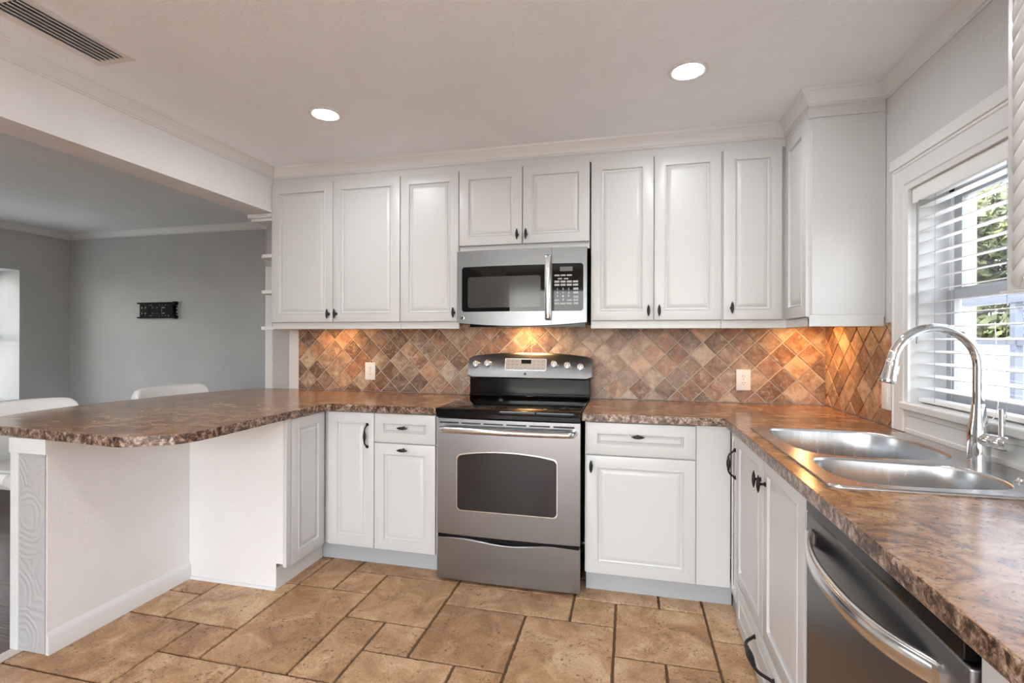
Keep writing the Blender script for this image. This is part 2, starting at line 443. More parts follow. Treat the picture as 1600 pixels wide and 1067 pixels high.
struct(crown('trim_2', loop, -1, i1=2)); struct(crown('trim_3', loop, -1, i0=1, i1=5)); struct(crown('trim_4', loop, -1, i0=4))
FRIEZE = [(0, -0.118), (0.006, -0.118), (0.006, -0.075), (0.011, -0.071), (0.011, -0.064), (0, -0.064)]
struct(crown('trim_5', loop, -1, prof=FRIEZE, i0=1, i1=5, mat='cabinet_paint'))
dl = [(-1.905, YD), (XD, YD), (XD, YF)]
struct(crown('trim_6', dl, 1)); struct(crown('trim_7', [(-1.86, YF), (-1.86, YB)], 1))

# floors
GX0, GY0, GS = -1.672, 2.22, 0.2024
tiles = [(0, 1, -1, 0), (0, 1, 1, 2), (0, 1, 0, 1), (1, 3, 0, 2), (1, 3, -2, 0), (-1, 2, 2, 4), (2, 3, 2, 3), (3, 5, 0, 3), (2, 4, 3, 5), (4, 6, 3, 5), (5, 6, 1, 3), (6, 7, 1, 2),
         (5, 7, -1, 1), (4, 5, -1, 0), (3, 4, -2, 0), (4, 7, -2, -1), (7, 10, -1, 0), (7, 9, 0, 2), (6, 8, 2, 4), (8, 9, 2, 3), (9, 11, 0, 3), (10, 11, -1, 0), (11, 13, -1, 1),
         (10, 12, -2, -1), (12, 13, -2, -1), (13, 14, -2, 0), (13, 14, 0, 2), (11, 12, 1, 3), (12, 13, 1, 3), (7, 10, -2, -1)]
I0, I1, J0, J1 = -1, 17, -3, 24
occ = {}
for k, (a, b_, c_, d_) in enumerate(tiles):
    for i in range(a, b_):
        for j in range(c_, d_): occ[(i, j)] = k
rt = random.Random(5)
for j in range(J0, J1):
    for i in range(I0, I1):
        if (i, j) in occ: continue
        opts = [(2, 2), (2, 3), (3, 2), (1, 2), (2, 1), (1, 1)]; rt.shuffle(opts)
        for w_, h_ in sorted(opts, key=lambda o: -o[0] * o[1] + rt.random() * 3):
            if i + w_ <= I1 and j + h_ <= J1 and all((i + a, j + c_) not in occ for a in range(w_) for c_ in range(h_)):
                for a in range(w_):
                    for c_ in range(h_): occ[(i + a, j + c_)] = len(tiles)
                tiles.append((i, i + w_, j, j + h_)); break
bm = bmesh.new(); lay = bm.faces.layers.float_color.new('tile_tone')
def stone_tile(bm, pts2, f3, thick, tone, jit, step, rnd, chamfer):
    """chipped stone tile from a 2-D polygon; f3 maps (u, v, w) to 3-D"""
    out = []
    for i in range(len(pts2)):
        a = Vector(pts2[i]); b_ = Vector(pts2[(i + 1) % len(pts2)]); n_ = max(1, int((b_ - a).length / step))
        for k in range(n_): out.append(a.lerp(b_, k / n_))
    cen = sum(out, Vector((0, 0))) / len(out)
    top, bot = [], []
    for p_ in out:
        dd = cen - p_; L = dd.length or 1
        j_ = abs(rnd.gauss(0, jit)); q_ = p_ + dd / L * j_
        bot.append(bm.verts.new(f3(q_.x, q_.y, 0)))
        q2 = q_ + dd / L * chamfer
        top.append(bm.verts.new(f3(q2.x, q2.y, thick)))
    fs = []
    try: fs.append(bm.faces.new(top))
    except ValueError: return
    for i in range(len(top)):
        fs.append(bm.faces.new((bot[i], bot[(i + 1) % len(bot)], top[(i + 1) % len(top)], top[i])))
    for f in fs: f[lay] = tone; f.material_index = 1
v = [bm.verts.new(p) for p in ((-1.83, YF, -0.006), (XR, YF, -0.006), (XR, YB, -0.006), (-1.83, YB, -0.006))]
bm.faces.new(v)
v = [bm.verts.new(p) for p in ((-1.83, YF, -0.06), (XR, YF, -0.06), (XR, YB, -0.06), (-1.83, YB, -0.06))]
bm.faces.new(list(reversed(v)))
for (a, b_, c_, d_) in tiles:
    x0, x1, y1, y0 = GX0 + a * GS, GX0 + b_ * GS, GY0 - c_ * GS, GY0 - d_ * GS
    x0 = max(x0, -1.80); x1 = min(x1, XR); y0 = max(y0, YF); y1 = min(y1, YB)
    g = 0.0042
    if x1 - x0 < 0.05 or y1 - y0 < 0.05: continue
    tone = (rt.random(), rt.random(), rt.random(), 1)
    stone_tile(bm, [(x0 + g, y0 + g), (x1 - g, y0 + g), (x1 - g, y1 - g), (x0 + g, y1 - g)], lambda u, v_, w_: (u, v_, -0.006 + w_), 0.006, tone, 0.0016, 0.014, rt, 0.0022)
bmesh.ops.recalc_face_normals(bm, faces=bm.faces[:])
me = bpy.data.meshes.new('floor'); bm.to_mesh(me); bm.free()
me.materials.append(MATS['floor_grout']); me.materials.append(MATS['floor_stone'])
fo = bpy.data.objects.new('floor', me); COL.objects.link(fo); struct(fo)
b = MB(); b.box(XD, -1.83, YF, YD, -0.05, -0.002); b.box(-1.83, -1.70, YB + 0.0, YD, -0.05, -0.002)
struct(b.build('floor_dining', 'dark_wood'))
struct(MB().box(-1.86, -1.80, YF, 1.49, -0.004, 0.004, 0.002).build('trim_8', 'threshold_wood'))

# half wall carrying the peninsula
HX0, HX1, HY0, PNY = -1.850, -1.678, 1.487, 2.143
struct(MB().box(HX0, HX1, HY0, 3.09, 0, 0.874).build('wall_half', 'white_wall_paint'))
b = MB(); b.box(HX0 + 0.026, HX1 - 0.004, HY0 - 0.006, HY0 + 0.001, 0.004, 0.812)
struct(b.build('wall_half_end', 'swirl_plaster'))
b = MB(); b.box(HX0 - 0.016, HX0 + 0.026, HY0 - 0.010, HY0 + 0.03, 0.003, 0.812, 0.002); b.box(HX0 - 0.016, HX1 + 0.001, HY0 - 0.014, HY0 + 0.01, 0.8125, 0.8735)
b.box(HX1 + 0.0012, HX1 + 0.011, HY0 - 0.014, PNY, 0.8125, 0.8735)
struct(b.build('trim_9', 'trim_paint'))
BASE = [(0, 0), (0.015, 0), (0.015, 0.066), (0.012, 0.074), (0.009, 0.080), (0.004, 0.090), (0, 0.090)]
struct(crown('baseboard_half_wall', [(HX1, HY0 - 0.004), (HX1, PNY)], -1, z=0, prof=BASE))
struct(crown('baseboard_dining_back', [(-1.905, YD), (XD, YD)], 1, z=0, prof=BASE))
struct(crown('baseboard_dining_left', [(XD, YD), (XD, YF)], 1, z=0, prof=BASE))

# ------------------------------------------------------------------ diagonal stone backsplash
def clip(poly, u0, u1, v0, v1):
    def cut(ps, f, inter):
        out = []
        for i in range(len(ps)):
            a, b_ = ps[i], ps[(i + 1) % len(ps)]
            if f(a): out.append(a)
            if f(a) != f(b_): out.append(inter(a, b_))
        return out
    def ix(c_): return lambda a, b_: (c_, a[1] + (b_[1] - a[1]) * (c_ - a[0]) / (b_[0] - a[0]))
    def iy(c_): return lambda a, b_: (a[0] + (b_[0] - a[0]) * (c_ - a[1]) / (b_[1] - a[1]), c_)
    for f, g_ in ((lambda p_: p_[0] >= u0, ix(u0)), (lambda p_: p_[0] <= u1, ix(u1)), (lambda p_: p_[1] >= v0, iy(v0)), (lambda p_: p_[1] <= v1, iy(v1))):
        if poly: poly = cut(poly, f, g_)
    return poly
def splash(name, f3, u0, u1, v0, v1, pu, pv, seed, mean):
    global lay
    rnd = random.Random(seed)
    bm = bmesh.new(); lay = bm.faces.layers.float_color.new('tile_tone')
    bm.faces.new([bm.verts.new(f3(*p)) for p in ((u0, v0, 0), (u1, v0, 0), (u1, v1, 0), (u0, v1, 0))])
    P = 0.1443; h = P / 2 - 0.0032
    for i in range(-30, 60):
        for j in range(-8, 9):
            for o_ in (0, 0.5):
                cu, cv = pu + (i + o_ + 0.5) * P, pv + (j + o_) * P     # a vertex of the lattice sits at (pu, pv)
                pl = clip([(cu - h, cv), (cu, cv - h), (cu + h, cv), (cu, cv + h)], u0 + 0.001, u1 - 0.001, v0 + 0.001, v1 - 0.001)
                if len(pl) < 3: continue
                ar = abs(sum(a[0] * b_[1] - b_[0] * a[1] for a, b_ in zip(pl, pl[1:] + pl[:1]))) / 2
                if ar < 2e-4: continue
                t = rnd.random(); tone = (min(1, max(0, rnd.gauss(mean, 0.27))), rnd.random(), rnd.random(), 1)
                stone_tile(bm, pl, f3, 0.006, tone, 0.0009, 0.012, rnd, 0.0018)
    bmesh.ops.recalc_face_normals(bm, faces=bm.faces[:])
    me = bpy.data.meshes.new(name); bm.to_mesh(me); bm.free()
    me.materials.append(MATS['splash_grout']); me.materials.append(MATS['splash_stone'])
    o = bpy.data.objects.new(name, me); COL.objects.link(o); return struct(o)
splash('wall_backsplash_left', lambda u, v_, w_: (u, YB - 0.004 - w_, v_), -1.722, -0.0, ZC + 0.001, 1.42, -1.503, 1.203, 3, 0.46)
splash('wall_backsplash_right', lambda u, v_, w_: (u, YB - 0.004 - w_, v_), 0.0, XR - 0.004, ZC + 0.001, 1.42, 0.537, 1.193, 11, 0.60)
splash('wall_backsplash_side', lambda u, v_, w_: (XR - 0.004 - w_, u, v_), 2.362, YB - 0.004, ZC + 0.001, 1.36, 2.70, 1.193, 21, 0.5)

# ------------------------------------------------------------------ cabinet hardware and doors
def raised_panel(o, U, V, W, w_, h_, t=0.020, fr=0.052, small=False):
    """raised panel front; o = lower left corner on the carcass plane"""
    o, U, V, W = map(Vector, (o, U, V, W)); mb = MB()
    k = 0.55 if small else 1.0
    if min(w_, h_) < 2 * fr + 0.09 * k: fr = max(0.022, (min(w_, h_) - 0.085 * k) / 2 - 0.012)
    prof = [(0, 0), (0, t - 0.004), (0.0012, t - 0.0012), (0.004, t), (fr, t), (fr + 0.003 * k, t + 0.0022), (fr + 0.007 * k, t + 0.002), (fr + 0.010 * k, t - 0.008),
            (fr + 0.017 * k, t - 0.0105), (fr + 0.018 * k, t - 0.0075), (fr + 0.034 * k, t - 0.0005), (fr + 0.038 * k, t - 0.0005)]
    mb.rings([[o + U * x + V * y + W * d for x, y in ((i, i), (w_ - i, i), (w_ - i, h_ - i), (i, h_ - i))] for i, d in prof])
    return mb
def knob_mb(p, W, L, l=0.031, r=0.0088):
    """pointed oval knob: p on the door face, W outward, L long axis"""
    p, W, L = Vector(p), Vector(W), Vector(L); mb = MB()
    mb.lathe(p, W, [(0.0085, 0), (0.0085, 0.002), (0.0055, 0.005), (0.004, 0.010), (0.0055, 0.018), (0.006, 0.022)], 12)
    c_ = p + W * 0.024
    prof = [(0.0015, -l), (0.0036, -l * 0.96), (0.0028, -l * 0.86), (0.0055, -l * 0.72), (r * 0.9, -l * 0.38), (r, 0), (r * 0.9, l * 0.38), (0.0055, l * 0.72), (0.0028, l * 0.86), (0.0036, l * 0.96), (0.0015, l)]
    mb.lathe(c_, L, prof, 14, 0.75, side=tuple(W.cross(L)))
    return mb
def pull_mb(c_, W, L, half=0.062, out=0.030, thick=1.0):
    """bow pull with a swollen grip"""
    c_, W, L = Vector(c_), Vector(W), Vector(L); mb = MB()
    for s_ in (-1, 1):
        mb.lathe(c_ + L * half * s_, W, [(0.0095, 0), (0.0095, 0.0025), (0.006, 0.006), (0.0045, 0.010)], 12)
    pts, rad = [], []
    for k in range(25):
        t = -1 + 2 * k / 24; a = abs(t)
        o_ = out * (1 - max(0, (a - 0.45) / 0.55) ** 2.2) if a > 0.45 else out
        pts.append(c_ + L * half * t + W * (0.006 + (o_ - 0.006) * (1 if a < 0.45 else 1) if o_ > 0.006 else 0.006))
        rad.append(0.0042 + (0.0048 * math.cos(min(1, a / 0.42) * PI / 2) ** 0.9 if a < 0.42 else 0) + (0.0016 if 0.40 < a < 0.5 else 0))
    mb.tube(pts, [r_ * thick for r_ in rad], 12); return mb
X_, Y_, Z_ = Vector((1, 0, 0)), Vector((0, 1, 0)), Vector((0, 0, 1))
def front(kind, parent, o, U, W, w_, h_, hw=None, hpos=(0, 0), small=False, t=0.020):
    """door or drawer front with its hardware. hpos measured from the lower left corner"""
    d = raised_panel(o, U, Z_, W, w_, h_, t=t, small=small).build(kind, 'cabinet_paint', parent, smooth=25)
    p = Vector(o) + Vector(U) * hpos[0] + Z_ * hpos[1] + Vector(W) * t
    if hw == 'knob': knob_mb(p, W, Z_).build('knob', 'black_iron', d, smooth=40)
    elif hw == 'knob_h': knob_mb(p, W, U).build('knob', 'black_iron', d, smooth=40)
    elif hw == 'pull': pull_mb(p, W, Z_).build('pull', 'black_iron', d, smooth=40)
    elif hw == 'pull_h': pull_mb(p, W, U, 0.125, 0.046, 1.4).build('pull', 'black_iron', d, smooth=40)
    return d

# ------------------------------------------------------------------ upper cabinets
NY = Vector((0, -1, 0)); NX = Vector((-1, 0, 0))
ZB, ZT, ZR = 1.386, 2.288, 1.343
U0 = [-1.688, -1.231, -0.764, -0.3815, 0.008, 0.3955, 0.743, 1.089, 1.385]
def upper(x0, x1, z0, label, doors, rail=(ZR, True), ztop=2.334):
    t = thing('upper_cabinet', ((x0 + x1) / 2, UC, z0), label, 'cabinet', 'white raised panel upper cabinets')
    MB().box(x0 + 0.0005, x1 - 0.0005, UC, YB - 0.011, z0, ztop).build('body', 'cabinet_paint', t)
    for (a, b_, kx) in doors:
        front('door', t, (a + 0.002, UC, z0 + 0.002), X_, NY, b_ - a - 0.004, ZT - z0 - 0.002, 'knob', (kx, 0.052))
    return t
def light_rail(t, x0, x1):
    MB().box(x0 + 0.0005, x1 - 0.0005, UC - 0.004, UC + 0.018, ZR, ZB - 0.0005, 0.003).build('light_rail', 'cabinet_paint', t)
t = upper(U0[0], U0[2], ZB, 'wide white two-door upper cabinet at the end by the dining room opening', [(U0[0], U0[1], U0[1] - U0[0] - 0.028), (U0[1], U0[2], 0.024)]); light_rail(t, U0[0], U0[2])
t = upper(U0[2], U0[3], ZB, 'narrow white one-door upper cabinet just left of the microwave', [(U0[2], U0[3], U0[3] - U0[2] - 0.03)]); light_rail(t, U0[2], U0[3])
t = upper(U0[3], U0[5], 1.835, 'short white two-door upper cabinet directly above the microwave', [(U0[3], U0[4], U0[4] - U0[3] - 0.03), (U0[4], U0[5], 0.022)])
MB().box(U0[3] + 0.001, U0[5] - 0.001, UC - 0.003, UC + 0.02, 1.797, 1.8345, 0.002).build('light_rail', 'cabinet_paint', t)
t = upper(U0[5] + 0.006, U0[7], ZB, 'white two-door upper cabinet just right of the microwave', [(U0[5] + 0.006, U0[6], U0[6] - U0[5] - 0.036), (U0[6], U0[7], 0.026)]); light_rail(t, U0[5] + 0.006, U0[7])
# corner unit: one door on the back run, one on the window wall, finished side towards the window
t = thing('corner_upper_cabinet', (1.5, 2.75, ZB), 'white corner upper cabinet with plain finished side beside the window wall', 'cabinet')
b = MB(); b.box(U0[7], XR - 0.011, UC, YB - 0.011, ZB, 2.334); b.box(CX + 0.020, XR - 0.002, PY + 0.004, UC, ZB, 2.334)
b.build('body', 'cabinet_paint', t)
front('door', t, (U0[7] + 0.008, UC, ZB + 0.002), X_, NY, U0[8] - U0[7] - 0.012, ZT - ZB - 0.002, 'knob', (0.04, 0.062))
front('door', t, (CX + 0.020, UC - 0.022, ZB + 0.002), -Y_, NX, UC - 0.022 - PY - 0.012, ZT - ZB - 0.002)
b = MB(); b.box(CX + 0.022, XR - 0.002, PY, PY + 0.004, ZB + 0.012, 2.300); b.build('side_panel', 'cabinet_paint', t)
b = MB(); b.box(U0[7], CX + 0.022, UC - 0.004, UC + 0.018, ZR, ZB - 0.0005, 0.003); b.box(CX + 0.010, CX + 0.032, PY, UC, ZR, ZB - 0.0005, 0.003); b.box(CX + 0.010, XR - 0.008, PY - 0.004, PY + 0.018, ZR, ZB + 0.010, 0.003)
b.build('light_rail', 'cabinet_paint', t)

# open corner shelves on the end of the upper run
t = thing('corner_shelf', (-1.74, 2.93, ZR), 'white open end shelves on the side of the upper cabinets', 'shelf')
b = MB(); b.box(-1.880, XL - 0.002, 2.765, YB - 0.014, 2.083, 2.1135, 0.008, 3); b.box(-1.862, XL - 0.002, 2.783, YB - 0.014, 2.064, 2.084, 0.004)
b.build('cap', 'trim_paint', t)
for z in (1.822, 1.582, 1.340):
    o_ = [(XL - 0.001, 2.79), (-1.75, 2.79)] + arc(-1.75, 2.868, 0.078, 270, 180, 8)[1:] + [(-1.828, YB - 0.014), (XL - 0.001, YB - 0.014)]
    MB().poly(o_, z, z + 0.022).build('shelf', 'trim_paint', t, smooth=30)

# ------------------------------------------------------------------ microwave
def bowed(x0, x1, y, sag, z0, z1, depth, n=14):
    """front slab bowed towards the room"""
    mb = MB(); xm, hw = (x0 + x1) / 2, (x1 - x0) / 2
    return mb
t = thing('microwave', (0.008, 2.9, 1.37), 'stainless steel over-the-range microwave with black window', 'microwave')
MX0, MX1, MZ0, MZ1 = -0.371, 0.385, 1.378, 1.793
YM = lambda x: 2.683 + 0.022 * ((x - 0.007) / 0.378) ** 2
def bow_slab(x0, x1, z0, z1, dy0, dy1, n=16, zf=None):
    mb = MB(); R = []
    for k in range(n + 1):
        x = x0 + (x1 - x0) * k / n; y = YM(x); za = z0 if zf is None else zf(x)
        R.append([(x, y + dy0, za), (x, y + dy0, z1), (x, y + dy1, z1), (x, y + dy1, za)])
    mb.rings(R); return mb
b = MB(); b.box(-0.364, 0.380, 2.73, YB - 0.012, 1.372, 1.795); b.build('body', 'black_plastic', t)
zlow = lambda x: MZ0 - 0.020 * (1 - ((x - 0.007) / 0.378) ** 2)
dx = 0.190
door = bow_slab(MX0, dx, MZ0, MZ1, 0.0, 0.045, zf=zlow).build('door', 'microwave_steel', t, smooth=30)
def rr3(x0, x1, z0, z1, r, dy, n=5, arch=0.0):
    pts = []
    for (x, z) in round_rect(x0, x1, z0, z1, r, n): pts.append((x, z))
    return pts
def bow_plate(pts, dy, thick, name, mat, parent):
    """plate following the bow; pts is an outline in x,z"""
    bm = bmesh.new(); mb = MB(); mb.bm.free(); mb.bm = bm
    xs = sorted(set(p_[0] for p_ in pts)); 
    vs = [bm.verts.new((x, 0, z)) for x, z in pts]
    f = bm.faces.new(vs)
    lo, hi = xs[0], xs[-1]
    for k in range(1, 12):
        x = lo + (hi - lo) * k / 12
        bmesh.ops.bisect_plane(bm, geom=bm.verts[:] + bm.edges[:] + bm.faces[:], plane_co=(x, 0, 0), plane_no=(1, 0, 0))
    r = bmesh.ops.extrude_face_region(bm, geom=bm.faces[:])
    nv = [g_ for g_ in r['geom'] if isinstance(g_, bmesh.types.BMVert)]
    for v_ in bm.verts: v_.co.y = YM(v_.co.x) + dy + thick
    for v_ in nv: v_.co.y = YM(v_.co.x) + dy
    return mb.build(name, mat, parent)
wn = bow_plate(round_rect(-0.338, 0.163, 1.440, 1.700, 0.016), -0.002, 0.004, 'window', 'black_glass', door)
bow_plate(round_rect(-0.300, 0.130, 1.463, 1.640, 0.012), -0.0028, 0.003, 'mesh_screen', 'window_mesh_glass', door)
# vertical handle
pts = [(dx - 0.014, YM(dx) - 0.002, 1.752), (dx - 0.014, YM(dx) - 0.028, 1.742)] + [(dx - 0.014, YM(dx) - 0.030 - 0.012 * math.sin(PI * k / 10), 1.735 - 0.033 * k) for k in range(11)] + [(dx - 0.014, YM(dx) - 0.028, 1.398), (dx - 0.014, YM(dx) - 0.002, 1.388)]
b = MB(); b.sweep([(p, (1, 0, 0), (0, -1, 0)) for p in pts], [(-0.016, -0.004), (0.016, -0.004), (0.016, 0.004), (0.010, 0.009), (-0.010, 0.009), (-0.016, 0.004)])
b.build('handle', 'bright_steel', door, smooth=40)
bd = thing('x', (0, 0, 0), 'x', 'x'); bpy.data.objects.remove(bd)
bg_ = MB().lathe((-0.334, YM(-0.334), 1.405), (0, -1, 0), [(0.013, 0), (0.013, 0.003), (0.011, 0.004)], 24).build('emblem', 'bright_steel', door, smooth=40)
b = MB(); b.lathe((-0.334, YM(-0.334) - 0.0041, 1.405), (0, -1, 0), [(0.0085, 0), (0.0085, 0.0003), (0.0065, 0.0003)], 20); b.build('emblem_ring', 'slot_dark', bg_)
pn = bow_slab(dx + 0.0015, MX1, MZ0, MZ1, 0.0, 0.045, zf=zlow).build('control_panel', 'microwave_steel', t, smooth=30)
bow_plate([(dx + 0.004, 1.440)] + arc(0.350, 1.456, 0.016, 270, 360, 5) + arc(0.350, 1.688, 0.016, 0, 90, 5) + [(dx + 0.004, 1.704)], -0.002, 0.004, 'keypad_plate', 'black_glass', pn)
MB().box(0.238, 0.308, YM(0.27) - 0.0045, YM(0.27), 1.660, 1.684).build('display', 'display_grey', pn)
def keys(name, rects, mat):
    mb = MB()
    for cx_, cz_, w_, h_ in rects:
        y = YM(cx_); mb.box(cx_ - w_ / 2, cx_ + w_ / 2, y - 0.0036, y, cz_ - h_ / 2, cz_ + h_ / 2)
    return mb.build(name, mat, pn)
kr = []
for r_, z in ((0, 1.637), (1, 1.602), (2, 1.584)):
    for c_ in range(4):
        if r_ == 0 and c_ == 3: continue
        kr.append((0.222 + 0.034 * c_, z, 0.028, 0.008 if r_ == 0 else 0.011))
kr += [(0.238, 1.618, 0.024, 0.007), (0.272, 1.618, 0.024, 0.007)]
for z in (1.562, 1.541, 1.518, 1.500, 1.482): kr.append((0.326, z, 0.027, 0.012))
for z in (1.499, 1.481):
    for c_ in (0, 2): kr.append((0.222 + 0.034 * c_, z, 0.027, 0.010))
kr.append((0.256, 1.480, 0.030, 0.009))
keys('keypad', kr, 'key_grey')
def text(name, s_, loc, rot, size, mat, parent, align='CENTER', ext=0.0003, spacing=1.0):
    cu = bpy.data.curves.new(name, 'FONT'); cu.body = s_; cu.size = size; cu.align_x = align; cu.align_y = 'CENTER'; cu.extrude = ext; cu.space_line = spacing
    cu.materials.append(MATS[mat]); o = bpy.data.objects.new(name, cu); COL.objects.link(o)
    bpy.context.view_layer.update()
    me = bpy.data.meshes.new_from_object(o.evaluated_get(bpy.context.evaluated_depsgraph_get())); bpy.data.objects.remove(o)
    o = bpy.data.objects.new(name, me); COL.objects.link(o)
    o.parent = parent; o.location = Vector(loc) - wloc(parent); o.rotation_euler = rot; return o
for i, ch in enumerate('1234567890'):
    r_, c_ = (i // 3, i % 3) if i < 9 else (3, 1)
    x = 0.225 + 0.031 * c_; text('digit', ch, (x, YM(x) - 0.0030, 1.560 - 0.0195 * r_), (PI / 2, 0, 0), 0.017, 'white_plastic', pn)
b = MB(); b.box(-0.30, 0.375, 2.735, 2.80, 1.352, 1.372); b.build('vent_grille', 'black_enamel', t)
b = MB(); b.box(-0.085, 0.085, 2.90, 2.99, 1.366, 1.3715); b.build('lamp_lens', 'warm_lens', t)

# ------------------------------------------------------------------ range
t = thing('range', (0, 2.74, 0), 'freestanding stainless steel electric range with black glass cooktop', 'stove')
b = MB(); b.box(-0.378, 0.378, 2.455, 3.06, 0.045, 0.893); b.build('body', 'black_enamel', t)
YR = lambda x: 2.420 + 0.010 * (x / 0.38) ** 2
def rslab(x0, x1, z0, z1, y1, top=None, bot=None, n=20, dy=0.0):
    mb = MB(); R = []
    for k in range(n + 1):
        x = x0 + (x1 - x0) * k / n; y = YR(x) + dy
        za = z0 if bot is None else bot(x); zb = z1 if top is None else top(x)
        R.append([(x, y + 0.006, za), (x, y, za + 0.005), (x, y, zb - 0.005), (x, y + 0.006, zb), (x, y1, zb), (x, y1, za)])
    mb.rings(R); return mb
dip = lambda x: -0.016 * math.cos(min(1, abs(x) / 0.24) * PI / 2) ** 2
od = rslab(-0.378, 0.378, 0.250, 0.868, 2.456).build('oven_door', 'brushed_steel', t, smooth=35)
# oven window with arched head
wpts = round_rect(-0.262, 0.262, 0.390, 0.672, 0.022)
arched = []
for x, z in wpts: arched.append((x, z + (0.026 * (1 - (x / 0.262) ** 2) if z > 0.6 else 0)))
top_extra = [(0.24 - 0.06 * k, 0.672 + 0.026 * (1 - ((0.24 - 0.06 * k) / 0.262) ** 2)) for k in range(9)]
outl = arched[:6] + top_extra + arched[6:]
def flat_plate(pts, y0, y1, name, mat, parent):
    mb = MB(); vs = [mb.bm.verts.new((x, y0, z)) for x, z in pts]; f = mb.face(vs)
    r = bmesh.ops.extrude_face_region(mb.bm, geom=[f]); nv = [g_ for g_ in r['geom'] if isinstance(g_, bmesh.types.BMVert)]
    for v_ in nv: v_.co.y = y1
    return mb.build(name, mat, parent)
def scale_out(pts, k, cz=0.53):
    return [(x + math.copysign(k, x), z + math.copysign(k, z - cz)) for x, z in pts]
flat_plate(scale_out(outl, 0.005), 2.4185, 2.43, 'window_trim', 'bright_steel', od)
flat_plate(outl, 2.4165, 2.43, 'window', 'oven_glass', od)
b = MB()
for k in range(6):
    x0 = -0.362 + 0.1213 * k; b.box(x0, x0 + 0.104, 2.4185 , 2.44, 0.839, 0.846)
b.build('vent_slots', 'slot_dark', od)
pts = [(-0.348, 2.424, 0.812), (-0.346, 2.400, 0.812), (-0.335, 2.385, 0.812)] + [(x, 2.372 + 0.014 * (x / 0.32) ** 2, 0.812) for x in [-0.32 + 0.064 * k for k in range(11)]] + [(0.335, 2.385, 0.812), (0.346, 2.400, 0.812), (0.348, 2.424, 0.812)]
b = MB(); b.tube(pts, 0.0165, 16); b.build('handle', 'bright_steel', od, smooth=50)
rslab(-0.378, 0.378, 0.014, 0.238, 2.46, top=lambda x: 0.238 + dip(x)).build('drawer', 'brushed_steel', t, smooth=35)
b = MB(); b.box(-0.374, 0.374, 2.430, 2.5, 0.234, 0.2545); b.build('drawer_gap', 'black_enamel', t)
# cooktop
b = MB(); b.box(-0.3805, 0.3805, 2.405, 3.0, 0.893, 0.919, 0.004); ct = b.build('cooktop', 'black_glass', t, smooth=35)
b = MB(); b.box(-0.3795, 0.3795, 2.418, 2.46, 0.872, 0.8925); b.build('vent_strip', 'black_enamel', t)
for cx_, cy_, r_ in ((-0.19, 2.56, 0.105), (0.19, 2.56, 0.085), (-0.19, 2.82, 0.08), (0.19, 2.82, 0.105)):
    n_ = 40; b = MB()
    b.rings([[(cx_ + r * math.cos(2 * PI * i / n_), cy_ + r * math.sin(2 * PI * i / n_), 0.9193) for i in range(n_)] for r in (r_, r_ - 0.0015)], False, False)
    b.build('burner_ring', 'display_grey', ct)
# backguard
b = MB(); b.box(-0.382, 0.384, 2.985, 3.075, 0.919, 1.04, 0.004); b.build('backsplash_panel', 'black_enamel', t)
b = MB(); b.box(-0.381, 0.383, 2.968, 2.99, 0.919, 0.934, 0.004); b.build('cooktop_rear_trim', 'black_glass', t)
def bgtop(x): return 1.197 - 0.027 * (x / 0.39) ** 2
b = MB(); R = []
for k in range(25):
    x = -0.395 + 0.79 * k / 24; e_ = 1 - min(1, (0.395 - abs(x)) / 0.02) ; sh = 0.012 * e_ * e_
    zb, zt = 1.033 + sh, bgtop(x) - sh; yb = 2.972; yt = 3.005
    R.append([(x, yb + 0.010, zb), (x, yb, zb + 0.010), (x, yt - 0.004, zt - 0.012), (x, yt + 0.008, zt), (x, 3.075, zt), (x, 3.075, zb)])
b.rings(R); bgd = b.build('control_backguard', 'brushed_steel', t, smooth=40)
def bgp(x, z, off=0.0):
    f_ = (z - 1.043) / (1.180 - 1.043); n_ = Vector((0, -(1.180 - 1.043), 0.029)).normalized()
    return Vector((x, 2.972 + 0.029 * f_, z)) + n_ * off
bgn = Vector((0, -0.137, 0.029)).normalized()
bgu = Vector((0, 0.029, 0.137)).normalized()
for x, z in ((-0.338, 1.122), (-0.262, 1.126), (0.164, 1.126), (0.246, 1.120), (0.326, 1.112)):
    b = MB(); b.lathe(bgp(x, z), bgn, [(0.025, 0), (0.025, 0.004), (0.0235, 0.006), (0.0215, 0.020), (0.019, 0.024), (0.0, 0.0245)], 24)
    kb = b.build('knob', 'chrome', bgd, smooth=40)
    b = MB(); b.obox(bgp(x, z) + bgn * 0.028, X_, bgu, bgn, 0.0045, 0.021, 0.006, 0.002); b.build('knob_grip', 'bright_steel', kb, smooth=40)
def bg_plate(x0, x1, z0, z1, off, name, mat, r=0.008):
    mb = MB(); vs = [mb.bm.verts.new(bgp(x, z, off)) for x, z in round_rect(x0, x1, z0, z1, r)]; f = mb.face(vs)
    rr = bmesh.ops.extrude_face_region(mb.bm, geom=[f]); nv = [g_ for g_ in rr['geom'] if isinstance(g_, bmesh.types.BMVert)]
    for v_ in nv: v_.co -= bgn * (off + 0.002)
    return mb.build(name, mat, bgd)
bg_plate(-0.150, 0.115, 1.086, 1.160, 0.0035, 'touch_panel_rim', 'bright_steel')
bg_plate(-0.146, 0.111, 1.089, 1.157, 0.0042, 'touch_panel', 'panel_silver')
bg_plate(-0.045, 0.018, 1.128, 1.152, 0.0050, 'clock_display', 'black_glass', 0.003)
mb = MB()
for r_, z in ((0, 1.142), (1, 1.122), (2, 1.102)):
    for k in range(9):
        x = -0.128 + 0.0275 * k
        if r_ == 0 and -0.06 < x < 0.03: continue
        mb.obox(bgp(x, z, 0.0045), X_, bgu, bgn, 0.006, 0.0012, 0.0003)
mb.build('touch_marks', 'display_grey', bgd)
